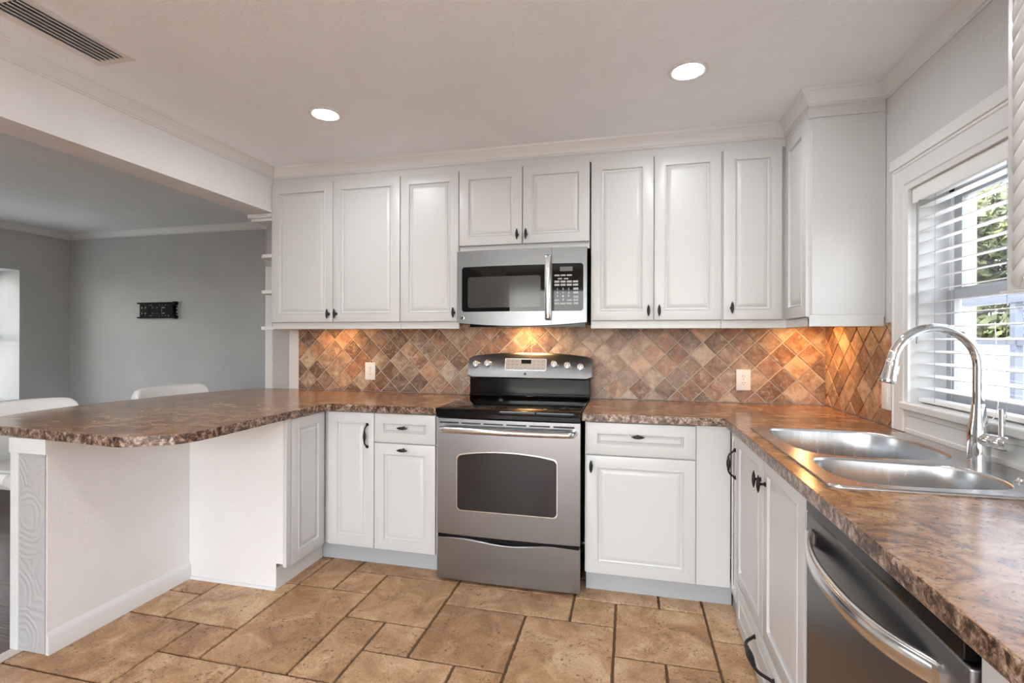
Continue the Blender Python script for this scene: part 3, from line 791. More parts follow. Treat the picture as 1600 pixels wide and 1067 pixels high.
b = MB(); b.lathe(bgp(-0.018, 1.066), bgn, [(0.0095, 0), (0.0095, 0.002), (0.008, 0.003)], 24); em = b.build('emblem', 'panel_silver', bgd, smooth=40)
b = MB(); b.lathe(bgp(-0.018, 1.066) + bgn * 0.003, bgn, [(0.0068, 0), (0.0068, 0.0004), (0.005, 0.0004)], 20); b.build('emblem_ring', 'slot_dark', em)
for x, z in ((-0.182, 1.155), (-0.186, 1.104)):
    b = MB(); b.lathe(bgp(x, z), bgn, [(0.003, 0), (0.003, 0.0015)], 10); b.build('indicator', 'slot_dark', bgd)
for x in (-0.34, 0.34):
    for y in (2.50, 3.02):
        b = MB(); b.lathe((x, y, 0.0), Z_, [(0.02, 0), (0.02, 0.012), (0.012, 0.014), (0.012, 0.046)], 14); b.build('foot', 'black_plastic', t)

# ------------------------------------------------------------------ base cabinets
BF = 2.489   # carcass face of the back run (door faces 20 mm in front)
ZD0, ZD1 = 0.112, 0.868
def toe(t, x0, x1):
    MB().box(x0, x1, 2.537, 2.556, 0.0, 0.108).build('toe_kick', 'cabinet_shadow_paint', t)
E = [-1.0626, -0.7717, -0.4042]
t = thing('base_cabinet', ((E[0] + E[1]) / 2, 2.8, 0), 'narrow white base cabinet in the inside corner under the peninsula, with bow pull', 'cabinet', 'white raised panel base cabinets')
MB().box(-1.095, E[1] - 0.0005, BF, YB - 0.01, 0.108, 0.874).build('body', 'cabinet_paint', t)
front('door', t, (E[0] + 0.003, BF, ZD0), X_, NY, E[1] - E[0] - 0.005, ZD1 - ZD0, 'pull', (E[1] - E[0] - 0.045, 0.628))
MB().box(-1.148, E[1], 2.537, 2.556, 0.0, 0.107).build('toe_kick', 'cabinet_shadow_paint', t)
t = thing('base_cabinet', ((E[1] + E[2]) / 2, 2.8, 0), 'white base cabinet with drawer over door, left of the range', 'cabinet', 'white raised panel base cabinets')
MB().box(E[1] + 0.0005, E[2] + 0.006, BF, YB - 0.01, 0.108, 0.874).build('body', 'cabinet_paint', t)
front('drawer', t, (E[1] + 0.002, BF, 0.708), X_, NY, E[2] - E[1] - 0.004, ZD1 - 0.708, 'knob_h', (0.178, 0.086), True)
front('door', t, (E[1] + 0.002, BF, ZD0), X_, NY, E[2] - E[1] - 0.004, 0.702 - ZD0, 'knob_h', (0.178, 0.702 - ZD0 - 0.030))
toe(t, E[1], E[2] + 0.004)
# peninsula cabinet facing the kitchen, with its plain end panel
t = thing('peninsula_cabinet', (-1.38, 2.4, 0), 'white base cabinet under the peninsula with plain end panel beside the half wall', 'cabinet')
b = MB(); b.box(HX1 + 0.002, -1.098, PNY + 0.004, 2.486, 0.134, 0.874); b.box(HX1 + 0.002, -1.148, PNY + 0.004, 2.532, 0.0, 0.134); b.build('body', 'cabinet_paint', t)
b = MB()
vs = [(HX1 + 0.001, 0.0), (-1.138, 0.0), (-1.138, 0.134), (-1.098, 0.134), (-1.098, 0.874), (HX1 + 0.001, 0.874)]
f = b.face([b.bm.verts.new((x, PNY, z)) for x, z in vs]); r = bmesh.ops.extrude_face_region(b.bm, geom=[f])
for g_ in r['geom']:
    if isinstance(g_, bmesh.types.BMVert): g_.co.y += 0.004
b.build('end_panel', 'white_wall_paint', t)
MB().box(-1.100, -1.078, PNY, PNY + 0.036, 0.118, 0.874, 0.003).build('face_frame', 'cabinet_paint', t)
front('door', t, (-1.097, PNY + 0.040, ZD0), Y_, X_, 2.462 - PNY - 0.040, ZD1 - ZD0)
MB().box(-1.149, -1.137, PNY + 0.004, 2.530, 0.0, 0.110).build('toe_kick', 'trim_paint', t)
b = MB(); b.sweep([((HX1 + 0.016, PNY, 0), (0, -1, 0), (0, 0, 1)), ((-1.136, PNY, 0), (0, -1, 0), (0, 0, 1))], [(0, 0), (0.012, 0), (0.011, 0.006), (0.008, 0.011), (0, 0.014)]); b.build('shoe_moulding', 'trim_paint', t)
# right of the range
D = [0.4015, 0.9267]
t = thing('base_cabinet', ((D[0] + D[1]) / 2, 2.8, 0), 'white base cabinet with wide drawer over one wide door, right of the range', 'cabinet', 'white raised panel base cabinets')
MB().box(D[0] - 0.004, 1.075, BF, YB - 0.01, 0.108, 0.874).build('body', 'cabinet_paint', t)
front('drawer', t, (D[0] + 0.002, BF, 0.708), X_, NY, D[1] - D[0] - 0.004, ZD1 - 0.708, 'knob_h', (0.252, 0.098), True)
front('door', t, (D[0] + 0.002, BF, ZD0), X_, NY, D[1] - D[0] - 0.004, 0.702 - ZD0, 'knob', (0.026, 0.702 - ZD0 - 0.052))
MB().box(D[1] + 0.002, 1.080, BF - 0.012, BF, ZD0 - 0.002, 0.874).build('filler_strip', 'cabinet_paint', t)
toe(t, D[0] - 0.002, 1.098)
# window-wall run
RX = 1.102
t = thing('pullout_cabinet', (1.35, 2.41, 0), 'slim white base cabinet in the inside corner beside the sink cabinet', 'cabinet')
MB().box(RX, XR - 0.012, 2.356, 2.488, 0.10, 0.874).build('body', 'cabinet_paint', t)
front('door', t, (RX, 2.466, 0.10), -Y_, NX, 2.466 - 2.358, ZD1 - 0.10, 'pull', (0.094, 0.622))
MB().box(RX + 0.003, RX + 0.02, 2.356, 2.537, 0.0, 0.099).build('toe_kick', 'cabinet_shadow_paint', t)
t = thing('sink_cabinet', (1.4, 1.92, 0), 'white two-door sink cabinet with a drawer at floor level', 'cabinet')
b = MB(); b.box(RX, RX + 0.02, 1.484, 2.354, 0.012, 0.874); b.box(RX + 0.02, XR - 0.012, 2.338, 2.354, 0.012, 0.874); b.box(RX + 0.02, XR - 0.012, 1.484, 2.338, 0.012, 0.03)
b.build('body', 'cabinet_paint', t)
front('door', t, (RX, 2.352, 0.208), -Y_, NX, 2.352 - 1.912, ZD1 - 0.208, 'knob', (2.352 - 1.912 - 0.03, 0.565))
front('door', t, (RX, 1.908, 0.208), -Y_, NX, 1.908 - 1.486, ZD1 - 0.208, 'knob', (0.03, 0.565))
front('drawer', t, (RX, 2.352, 0.014), -Y_, NX, 2.352 - 1.486, 0.188, 'pull_h', (0.462, 0.140), True)
# dishwasher
t = thing('dishwasher', (1.38, 1.13, 0), 'dark stainless dishwasher with long bowed handle under the window worktop', 'dishwasher')
DWX = 1.074; W0, W1 = 0.806, 1.446
MB().box(1.1025, XR - 0.02, W0 + 0.01, 1.366, 0.06, 0.868).build('body', 'black_plastic', t)
dd = MB().box(DWX, 1.102, W0, W1, 0.10, 0.829, 0.006, 3).build('door', 'dark_steel', t, smooth=35)
MB().box(DWX - 0.001, 1.105, W0 + 0.012, W1 - 0.002, 0.8295, 0.868, 0.003).build('top_strip', 'black_enamel', t)
R = []
for k in range(25):
    s_ = -1 + 2 * k / 24; y = (W0 + W1) / 2 + 0.008 + 0.272 * s_; o_ = 0.008 + 0.052 * (1 - abs(s_) ** 2.6); x = DWX - o_
    hz = 0.021; zc_ = 0.764 + 0.012 * s_ * s_
    R.append([(x + 0.006, y, zc_ - hz), (x, y, zc_ - hz + 0.005), (x - 0.002, y, zc_), (x, y, zc_ + hz - 0.005), (x + 0.006, y, zc_ + hz), (x + 0.012, y, zc_ + hz), (x + 0.012, y, zc_ - hz)])
b = MB(); b.rings(R)
for y in (0.862, 1.406): b.box(DWX - 0.012, DWX + 0.002, y - 0.012, y + 0.012, 0.757, 0.79)
b.build('handle', 'bright_steel', dd, smooth=45)
MB().box(1.13, 1.15, W0 + 0.01, W1 - 0.004, 0.0, 0.10).build('toe_kick', 'black_plastic', t)
t = thing('base_cabinet', (1.4, 0.4, 0), 'white base cabinet past the dishwasher at the lower right', 'cabinet', 'white raised panel base cabinets')
MB().box(RX, XR - 0.012, -0.3, W0 - 0.006, 0.0, 0.874).build('body', 'cabinet_paint', t)
front('door', t, (RX, W0 - 0.008, 0.112), -Y_, NX, 0.45, ZD1 - 0.112)

# ------------------------------------------------------------------ worktops
ZK = 0.875
def worktop(name, outline, holes, label):
    mb = MB(); mb.poly(outline, ZK, ZC, holes, side_mi=1)
    o = mb.build(name, ['laminate', 'laminate_edge'])
    bv = o.modifiers.new('bevel', 'BEVEL'); bv.width = 0.003; bv.segments = 2; bv.limit_method = 'ANGLE'; bv.angle_limit = math.radians(50)
    return tag(o, label, 'worktop')
curve = smooth_loop([(-1.985, 3.06), (-2.10, 3.0), (-2.215, 2.70), (-2.285, 2.30), (-2.31, 2.0), (-2.26, 1.70), (-2.12, 1.53), (-1.95, 1.492)], 5, closed=False)
pen = [(-0.3835, 2.447), (-0.3835, YB - 0.011), (-1.985, YB - 0.0145)] + curve + [(-1.262, 1.4275), (-1.232, 1.430), (-1.205, 1.442)] + smooth_loop([(-1.165, 1.466), (-1.095, 1.508), (-1.058, 1.56), (-1.046, 1.66), (-1.048, 1.80), (-1.054, 1.98), (-1.055, 2.12)], 5, closed=False) + [(-1.055, 2.447)]
worktop('worktop', pen, [], 'brown stone-look laminate peninsula worktop with curved end, left of the range')
SX0, SX1, SY0, SY1 = 1.105, 1.670, 1.374, 2.222
rgt = [(0.3835, YB - 0.011), (0.3835, 2.447), (1.0525, 2.447), (1.0555, -0.3), (XR - 0.001, -0.3), (XR - 0.001, 2.36), (XR - 0.011, 2.362), (XR - 0.011, YB - 0.011)]
rgt.reverse()
worktop('worktop', rgt, [list(reversed([(SX0 + 0.014, SY0 + 0.014), (SX1 - 0.012, SY0 + 0.014), (SX1 - 0.012, SY1 - 0.012), (SX0 + 0.014, SY1 - 0.012)]))], 'brown stone-look laminate worktop around the sink, right of the range')

# ------------------------------------------------------------------ sink
t = thing('sink', (1.39, 1.8, ZC), 'stainless steel double bowl sink set into the worktop', 'sink')
ZS = ZC + 0.0065
bowl1 = smooth_loop([(1.150, 2.06), (1.162, 2.165), (1.215, 2.203), (1.36, 2.207), (1.505, 2.195), (1.585, 2.125), (1.614, 2.02), (1.616, 1.90), (1.598, 1.80), (1.54, 1.742), (1.44, 1.722), (1.30, 1.720), (1.215, 1.738), (1.168, 1.79), (1.150, 1.90)], 4)
bowl2 = smooth_loop([(1.147, 1.575), (1.158, 1.655), (1.205, 1.692), (1.32, 1.694), (1.43, 1.682), (1.515, 1.662), (1.556, 1.60), (1.556, 1.50), (1.520, 1.437), (1.42, 1.412), (1.30, 1.402), (1.205, 1.412), (1.160, 1.455), (1.147, 1.515)], 4)
def ofs(lp, d_):
    cx_ = sum(p_[0] for p_ in lp) / len(lp); cy_ = sum(p_[1] for p_ in lp) / len(lp)
    out = []
    for x, y in lp:
        L = math.hypot(x - cx_, y - cy_); out.append((x + (cx_ - x) / L * d_, y + (cy_ - y) / L * d_))
    return out
rim = round_rect(SX0, SX1, SY0, SY1, 0.03, 6)
mb = MB(); es = []
for lp in (rim, bowl1, bowl2):
    vs = [mb.bm.verts.new((x, y, ZS)) for x, y in lp]; es += [mb.bm.edges.new((vs[i], vs[(i + 1) % len(vs)])) for i in range(len(vs))]
bmesh.ops.triangle_fill(mb.bm, use_beauty=True, edges=es, normal=(0, 0, 1))
mb.rings([[(x, y, ZS) for x, y in rim], [(x, y, ZS - 0.002) for x, y in ofs(rim, -0.002)], [(x, y, ZC + 0.0004) for x, y in ofs(rim, -0.003)]], False, False)
mb.build('rim', 'sink_steel', t, smooth=30)
for lp, dep in ((bowl1, 0.19), (bowl2, 0.165)):
    mb = MB(); R = []
    for d_, z in ((0, ZS), (0.003, ZS - 0.003), (0.005, ZS - 0.010), (0.010, ZS - dep * 0.5), (0.016, ZS - dep * 0.80), (0.028, ZS - dep * 0.93), (0.050, ZS - dep)):
        R.append([(x, y, z) for x, y in ofs(lp, d_)])
    mb.rings(R, False, True)
    bo = mb.build('bowl', 'sink_steel', t, smooth=50)
    cx_ = sum(p_[0] for p_ in lp) / len(lp); cy_ = sum(p_[1] for p_ in lp) / len(lp)
    b = MB(); b.lathe((cx_, cy_, ZS - dep), Z_, [(0.045, 0), (0.045, 0.002), (0.036, 0.003), (0.034, -0.002)], 24); b.build('drain', 'bright_steel', bo, smooth=40)
b = MB(); b.lathe((1.600, 1.512, ZS), Z_, [(0.022, 0), (0.022, 0.003), (0.016, 0.006), (0.013, 0.012), (0.0, 0.014)], 20)
tag(b.build('sink_hole_cap', 'chrome', None, smooth=40), 'small chrome button cap on the sink rim near the window', 'cap')

# ------------------------------------------------------------------ faucet
FX, FY = 1.637, 1.750
t = thing('faucet', (FX, FY, ZS), 'chrome pull-down gooseneck faucet behind the sink', 'faucet')
b = MB(); b.lathe((FX, FY, ZS), Z_, [(0.0275, 0), (0.0275, 0.03), (0.0265, 0.055), (0.0265, 0.085), (0.0235, 0.105), (0.019, 0.135), (0.0165, 0.165), (0.0155, 0.172)], 28)
bd = b.build('body', 'chrome', t, smooth=40)
b = MB(); pts = [(FX, FY, ZS + 0.165), (FX, FY, 1.15)]
ra = 0.1135; zc_ = 1.205
for k in range(21):
    a = math.radians(0 + 172 * k / 20); pts.append((FX - ra + ra * math.cos(a), FY, zc_ + ra * 1.03 * math.sin(a)))
b.tube(pts, 0.0142, 20); b.build('spout', 'chrome', t, smooth=60)
e_ = Vector(pts[-1]); ax = Vector((-0.20, 0, -1)).normalized()
b = MB(); b.lathe(e_ - ax * 0.002, ax, [(0.0145, 0), (0.0160, 0.002), (0.0160, 0.012), (0.0165, 0.025), (0.0215, 0.062), (0.0225, 0.072), (0.0205, 0.075), (0.017, 0.0745)], 24, side=(0, 1, 0))
sh = b.build('spray_head', 'chrome', t, smooth=40)
b = MB(); b.obox(e_ + ax * 0.030 + Vector((0.019, 0, -0.002)), ax, Y_, ax.cross(Y_), 0.014, 0.006, 0.003, 0.001); b.build('spray_button', 'white_plastic', sh)
b = MB(); hz = ZS + 0.068
b.lathe((FX + 0.004, FY - 0.018, hz), (0.28, -1, 0), [(0.0205, 0), (0.0205, 0.028), (0.0195, 0.030), (0.0215, 0.032), (0.0215, 0.066), (0.018, 0.072), (0.0, 0.073)], 24)
hb = b.build('handle_hub', 'chrome', t, smooth=40)
hp = Vector((FX + 0.004, FY - 0.018, hz)) + Vector((0.28, -1, 0)).normalized() * 0.050
b = MB(); b.tube([hp + Z_ * 0.015, hp + Z_ * 0.050, hp + Z_ * 0.098], [0.0078, 0.0072, 0.0075], 16); b.build('lever', 'chrome', hb, smooth=50)

# ------------------------------------------------------------------ outlets and switch
def outlet(c_, U, W, label, w_=0.078, h_=0.122, switch=False):
    c_, U, W = Vector(c_), Vector(U), Vector(W)
    t = thing('outlet' if not switch else 'wall_switch', tuple(c_), label, 'outlet' if not switch else 'switch')
    if switch: t.name = 'light_switch'
    b = MB(); b.obox(c_ + W * 0.003, U, Z_, W, w_ / 2, h_ / 2, 0.003, 0.002); b.build('cover_plate', 'white_plastic', t, smooth=40)
    if switch:
        for s_ in (-1, 1):
            b = MB(); b.obox(c_ + W * 0.0065 + Z_ * 0.0, U, Z_, W, 0.004, 0.011, 0.001); 
            b.bm.free()
        b = MB(); b.obox(c_ + W * 0.0068, U, Z_, W, 0.016, 0.033, 0.0018, 0.001); b.build('rocker', 'white_plastic', t, smooth=40)
        return t
    for s_ in (-1, 1):
        p = c_ + Z_ * 0.0195 * s_ + W * 0.006
        b = MB(); b.lathe(p, W, [(0.0165, 0), (0.0165, 0.0015), (0.015, 0.002)], 20); so = b.build('socket', 'white_plastic', t, smooth=40)
        b = MB()
        for q_ in (-1, 1): b.obox(p + U * 0.006 * q_ + Z_ * 0.003 + W * 0.002, U, Z_, W, 0.0012, 0.0042, 0.0004)
        b.lathe(p - Z_ * 0.007 + W * 0.0018, W, [(0.0022, 0), (0.0022, 0.0006)], 8); b.build('slots', 'slot_dark', so)
    b = MB(); b.lathe(c_ + W * 0.006, W, [(0.003, 0), (0.003, 0.001)], 10); b.build('screw', 'panel_silver', t)
    return t
outlet((-1.146, YB - 0.0105, 1.056), X_, NY, 'white double outlet on the stone backsplash left of the range')
outlet((1.264, YB - 0.0105, 1.048), X_, NY, 'white double outlet on the stone backsplash right of the range')
outlet((XR - 0.0105, 2.407, 1.046), -Y_, NX, 'white switch plate on the tiles beside the window, behind the faucet spout', switch=True)

# ------------------------------------------------------------------ window and blind
wd = struct(MB().box(XR + 0.13, XR + 0.155, WY0, WY0 + 0.03, WZ0, WZ1).box(XR + 0.13, XR + 0.155, WY1 - 0.03, WY1, WZ0, WZ1).box(XR + 0.13, XR + 0.155, WY0, WY1, WZ1 - 0.03, WZ1).box(XR + 0.13, XR + 0.155, WY0, WY1, WZ0, WZ0 + 0.03).build('window_1', 'vinyl_white'))
def sash(x, z0, z1):
    y0, y1 = WY0 + 0.03, WY1 - 0.03; b = MB()
    b.box(x, x + 0.022, y0, y0 + 0.045, z0, z1, 0.002); b.box(x, x + 0.022, y1 - 0.045, y1, z0, z1, 0.002); b.box(x, x + 0.022, y0 + 0.045, y1 - 0.045, z0, z0 + 0.04, 0.002); b.box(x, x + 0.022, y0 + 0.045, y1 - 0.045, z1 - 0.04, z1, 0.002)
    so = b.build('sash', 'sash_backlit_grey', wd)
    MB().box(x + 0.008, x + 0.012, y0 + 0.045, y1 - 0.045, z0 + 0.04, z1 - 0.04).build('pane', 'pane_glass', so)
sash(XR + 0.105, WZ0 + 0.02, 1.475); sash(XR + 0.129, 1.445, WZ1 - 0.02)
# casing, stool and apron
CW = 0.10
b = MB()
CAS = [(0, 0), (0, 0.020), (0.010, 0.022), (0.014, 0.018), (0.075, 0.016), (0.080, 0.012), (CW, 0.010), (CW, 0)]
def cas_path(pts, dirs): return [((XR, y, z), (0, u[0], u[1]), (-1, 0, 0)) for (y, z), u in zip(pts, dirs)]
b.sweep(cas_path([(WY1 + CW, ZC + 0.002), (WY1 + CW, WZ1 + CW), (WY0 - CW, WZ1 + CW), (WY0 - CW, ZC + 0.002)], [(-1, 0), (-1, -1), (1, -1), (1, 0)]), CAS)
b.box(XR - 0.026, XR, WY0 - CW - 0.012, WY1 + CW + 0.012, WZ1 + CW, WZ1 + CW + 0.045, 0.004)
struct(b.build('trim_10', 'trim_paint'))
b = MB(); b.box(XR - 0.030, XR + 0.13, WY0 - 0.02, WY1 + 0.028, 1.006, 1.036, 0.006, 3); b.box(XR - 0.018, XR, WY0, WY1, 0.985, 1.006, 0.003); b.box(XR - 0.014, XR, WY0, WY1, ZC + 0.001, 0.985); b.box(XR - 0.020, XR, WY0, WY1, ZC + 0.001, ZC + 0.02, 0.003)
struct(b.build('trim_11', 'trim_paint'))
t = thing('window_blind', (XR + 0.05, 1.78, WZ0), 'white wooden slat blind hanging open in the kitchen window', 'blind')
bx = XR + 0.046
b = MB(); b.box(XR + 0.012, XR + 0.066, WY0 + 0.005, WY1 - 0.005, WZ1 - 0.045, WZ1 - 0.001, 0.002); b.build('headrail', 'blind_white', t)
b = MB(); b.box(XR + 0.002, XR + 0.012, WY0 + 0.003, WY1 - 0.003, WZ1 - 0.060, WZ1, 0.003); b.build('valance', 'blind_white', t)
b = MB(); zz = WZ1 - 0.075; n_ = 0
while zz > WZ0 + 0.05:
    b.obox((bx, (WY0 + WY1) / 2, zz), (math.cos(0.12), 0, math.sin(0.12)), Y_, (-math.sin(0.12), 0, math.cos(0.12)), 0.025, (WY1 - WY0) / 2 - 0.008, 0.0014)
    zz -= 0.0475
b.build('slats', 'blind_white', t)
b = MB(); b.box(bx - 0.025, bx + 0.025, WY0 + 0.008, WY1 - 0.008, WZ0 + 0.012, WZ0 + 0.028, 0.004); b.build('bottom_rail', 'blind_white', t)
for y in (WY1 - 0.12, (WY0 + WY1) / 2, WY0 + 0.12):
    b = MB()
    for x in (bx - 0.0262, bx + 0.0262): b.tube([(x, y, WZ1 - 0.05), (x, y, WZ0 + 0.02)], 0.0008, 6)
    b.build('ladder_cord', 'cord_grey', t)
b = MB(); b.tube([(XR + 0.012, WY1 - 0.055, WZ1 - 0.045), (XR - 0.004, WY1 - 0.055, WZ1 - 0.075), (XR - 0.005, WY1 - 0.055, 1.27)], 0.0042, 8); b.build('tilt_wand', 'cord_grey', t, smooth=50)
b = MB(); b.tube(smooth_loop([(XR + 0.004, 1.80, 1.34), (XR + 0.004, 1.79, 1.2), (XR - 0.006, 1.77, 1.09), (XR - 0.010, 1.80, 1.035), (XR - 0.014, 1.90, 1.033), (XR - 0.012, 1.98, 1.034), (XR - 0.014, 2.01, 1.034)], 6, False), 0.0014, 6); b.build('pull_cord', 'white_plastic', t)

# ------------------------------------------------------------------ rope trimmed cabinet near the camera on the window wall
t = thing('upper_cabinet', (1.55, 0.8, 1.382), 'white upper cabinet with rope-twist corner moulding, at the right edge near the window', 'cabinet')
MB().box(1.385, XR - 0.002, 0.30, 1.213, 1.386, 2.334).build('body', 'cabinet_paint', t)
b = MB(); b.box(1.3715, 1.3845, 1.113, 1.2135, 1.386, 2.334, 0.002); b.build('face_stile', 'cabinet_paint', t)
front('door', t, (1.3845, 1.108, 1.40), -Y_, NX, 0.80, 0.90)
MB().box(1.362, XR - 0.002, 0.30, 1.219, 1.380, 1.3855, 0.001).build('base_edge', 'cabinet_paint', t)
# half-round twisted rope: three strands around a core
b = MB(); cx_, cy_ = 1.388, 1.158; nst = 5; pitch = 0.19
R0, rs = 0.0285, 0.0132
for s_ in range(nst):
    pts = []
    for k in range(0, 181):
        z = 1.400 + (2.318 - 1.400) * k / 180; a = 2 * PI * (z / pitch) + 2 * PI * s_ / nst
        pts.append((cx_ + R0 * math.cos(a) * 0.8, cy_ + R0 * math.sin(a), z))
    b.tube(pts, rs, 10)
b.lathe((cx_, cy_, 1.3865), Z_, [(0.025, 0), (0.025, 0.94)], 20)
b.build('rope_moulding', 'cabinet_paint', t, smooth=60)

# ------------------------------------------------------------------ downlights, under-cabinet lights, ceiling register
def downlight(x, y, label, first=None):
    if first: return dup(first, (x, y, CEIL), label)
    t = thing('downlight', (x, y, CEIL), label, 'ceiling light', 'recessed ceiling lights')
    b = MB(); n_ = 40; prof = [(0.080, 0), (0.080, -0.003), (0.076, -0.0055), (0.062, -0.005), (0.058, -0.002), (0.058, 0.0)]
    b.rings([[(x + r * math.cos(2 * PI * i / n_), y + r * math.sin(2 * PI * i / n_), CEIL + h_) for i in range(n_)] for r, h_ in prof], False, False)
    b.build('trim_ring', 'trim_paint', t, smooth=50)
    b = MB(); b.rings([[(x + 0.0585 * math.cos(2 * PI * i / n_), y + 0.0585 * math.sin(2 * PI * i / n_), CEIL - h_) for i in range(n_)] for h_ in (0.0005, 0.0025)])
    b.build('lens', 'lamp_lens', t); return t
d0 = downlight(0.848, 2.136, 'lit round recessed ceiling light in front of the right-hand upper cabinets')
downlight(-0.862, 2.146, 'lit round recessed ceiling light towards the dining room beam', d0)
downlight(0.848, 0.55, 'fill downlight added out of view above the dishwasher side', d0)  # this and the next three are added out of view to brighten the kitchen
downlight(-0.862, 0.55, 'fill downlight added out of view above the open floor', d0)
downlight(0.848, -1.1, 'fill downlight added behind the camera, window wall side', d0)
downlight(-0.862, -1.1, 'fill downlight added behind the camera, dining side', d0)
downlight(-3.2, 0.95, 'fill downlight added out of view in the dining room, first of four behind the beam', d0)  # the four dining room lights are added, unseen, for extra light
downlight(-4.5, 0.95, 'fill downlight added out of view in the dining room, near the dining window', d0)
downlight(-3.2, -0.9, 'fill downlight added in the dining room, far behind the camera near the beam', d0)
downlight(-4.5, -0.9, 'fill downlight added in the dining room, far behind the camera near the outer wall', d0)
def puck(x, y, z, label, watts):
    t = thing('under_cabinet_light', (x, y, z), label, 'light', 'warm under-cabinet lights')
    b = MB(); b.lathe((x, y, z), (0, 0, -1), [(0.033, 0), (0.033, 0.010), (0.028, 0.013), (0.026, 0.012)], 24); b.build('housing', 'white_plastic', t, smooth=40)
    b = MB(); b.lathe((x, y, z - 0.0125), (0, 0, -1), [(0.025, 0), (0.024, 0.001)], 24); b.build('lens', 'warm_lens', t)
    lamp(x, y, z - 0.020, watts, 0.045)
def lamp(x, y, z, watts, size):
    d = bpy.data.lights.new('warm_lamp', 'AREA'); d.shape = 'DISK'; d.size = size; d.energy = watts; d.color = (1.0, 0.50, 0.17)
    o = bpy.data.objects.new('warm_lamp', d); COL.objects.link(o); o.location = (x, y, z)
puck(-1.344, 2.93, ZB, 'warm round light under the wide left upper cabinet', PUCK_WATT * 0.55)
puck(1.54, 2.90, ZB, 'warm round light under the corner upper cabinet', PUCK_WATT)
lamp(-0.02, 2.95, 1.362, PUCK_WATT * 0.75, 0.06)
t = thing('air_vent', (-1.405, 1.36, CEIL), 'white slatted air register in the ceiling next to the beam', 'vent')
VX0, VX1, VY0, VY1 = -1.500, -1.312, 1.155, 1.552
b = MB()
b.poly(round_rect(VX0, VX1, VY0, VY1, 0.004, 3), CEIL - 0.006, CEIL - 0.0001, [list(reversed(round_rect(VX0 + 0.028, VX1 - 0.028, VY0 + 0.028, VY1 - 0.028, 0.003, 2)))])
b.build('frame', 'vent_white', t)
MB().box(VX0 + 0.028, VX1 - 0.028, VY0 + 0.028, VY1 - 0.028, CEIL - 0.0012, CEIL - 0.0002).build('duct_opening', 'vent_dark', t)
b = MB()
for k in range(6):
    x = VX0 + 0.032 + k * 0.0222
    b.sweep([((x, y, CEIL), (1, 0, 0), (0, 0, -1)) for y in (VY0 + 0.029, VY1 - 0.029)], [(0, 0.001), (0.005, 0.010), (0.016, 0.0145), (0.0175, 0.013), (0.0075, 0.008), (0.003, 0.001)])
b.build('louvres', 'vent_white', t)

# ------------------------------------------------------------------ dining room: stools, bracket, window
def stool(cx_, cy_, label):
    t = thing('bar_stool', (cx_, cy_, 0), label, 'bar stool', 'white upholstered bar stools at the peninsula')
    b = MB(); b.box(cx_ - 0.20, cx_ + 0.23, cy_ - 0.235, cy_ + 0.235, 0.585, 0.675, 0.03, 4); b.build('seat', 'white_leather', t, smooth=50)
    b = MB(); R = []
    for k in range(31):
        s_ = -1 + 2 * k / 30; y = cy_ + 0.265 * s_; x = cx_ - 0.235 + 0.055 * abs(s_) ** 2.4; top = 0.957 - 0.008 * s_ * s_ - 0.022 * abs(s_) ** 18
        R.append([(x - 0.035, y, 0.60), (x - 0.05, y, 0.80), (x - 0.055, y, top - 0.03), (x - 0.042, y, top - 0.006), (x - 0.025, y, top), (x - 0.006, y, top - 0.006), (x + 0.005, y, top - 0.03), (x + 0.015, y, 0.80), (x + 0.025, y, 0.60)])
    b.rings(R); b.build('backrest', 'white_leather', t, smooth=60)
    for s_ in (-1, 1):
        b = MB(); b.tube([(cx_ - 0.14, cy_ + 0.235 * s_, 0.64), (cx_ + 0.14, cy_ + 0.235 * s_, 0.64)], 0.03, 12); b.build('side_bolster', 'white_leather', t, smooth=60)
    b = MB(); b.lathe((cx_, cy_, 0), Z_, [(0.12, 0), (0.12, 0.006), (0.10, 0.014), (0.05, 0.03), (0.030, 0.05), (0.028, 0.34), (0.020, 0.345), (0.020, 0.584)], 32); b.build('pedestal', 'chrome', t, smooth=40)
    b = MB(); b.tube([(cx_ + 0.07 * math.cos(a_) + 0.10, cy_ + 0.075 * math.sin(a_), 0.26) for a_ in [-1.9 + 3.8 * k / 16 for k in range(17)]] , 0.010, 8); b.tube([(cx_, cy_, 0.26), (cx_ + 0.22, cy_, 0.26)], 0.010, 8); b.build('footrest', 'chrome', t, smooth=50)
    return t
s0 = stool(-2.255, 2.74, 'white padded bar stool behind the peninsula, nearer the back wall')
dup(s0, (-2.235, 1.85, 0), 'white padded bar stool at the rounded end of the peninsula')
t = thing('tv_mount', (-4.07, YD, 1.56), 'black metal television wall bracket on the grey dining wall', 'wall bracket')
mb = MB()
def plate_holes(x0, x1, z0, z1, holes):
    es = []
    for lp in [[(x0, z0), (x1, z0), (x1, z1), (x0, z1)]] + holes:
        vs = [mb.bm.verts.new((x, YD - 0.014, z)) for x, z in lp]; es.extend(mb.bm.edges.new((vs[i], vs[(i + 1) % len(vs)])) for i in range(len(vs)))
    bmesh.ops.triangle_fill(mb.bm, use_beauty=True, edges=es, normal=(0, -1, 0))
    r = bmesh.ops.extrude_face_region(mb.bm, geom=mb.bm.faces[:])
    for g_ in r['geom']:
        if isinstance(g_, bmesh.types.BMVert): g_.co.y += 0.004
hol = lambda x, z, w_, h_: [(x - w_ / 2, z - h_ / 2), (x - w_ / 2, z + h_ / 2), (x + w_ / 2, z + h_ / 2), (x + w_ / 2, z - h_ / 2)]
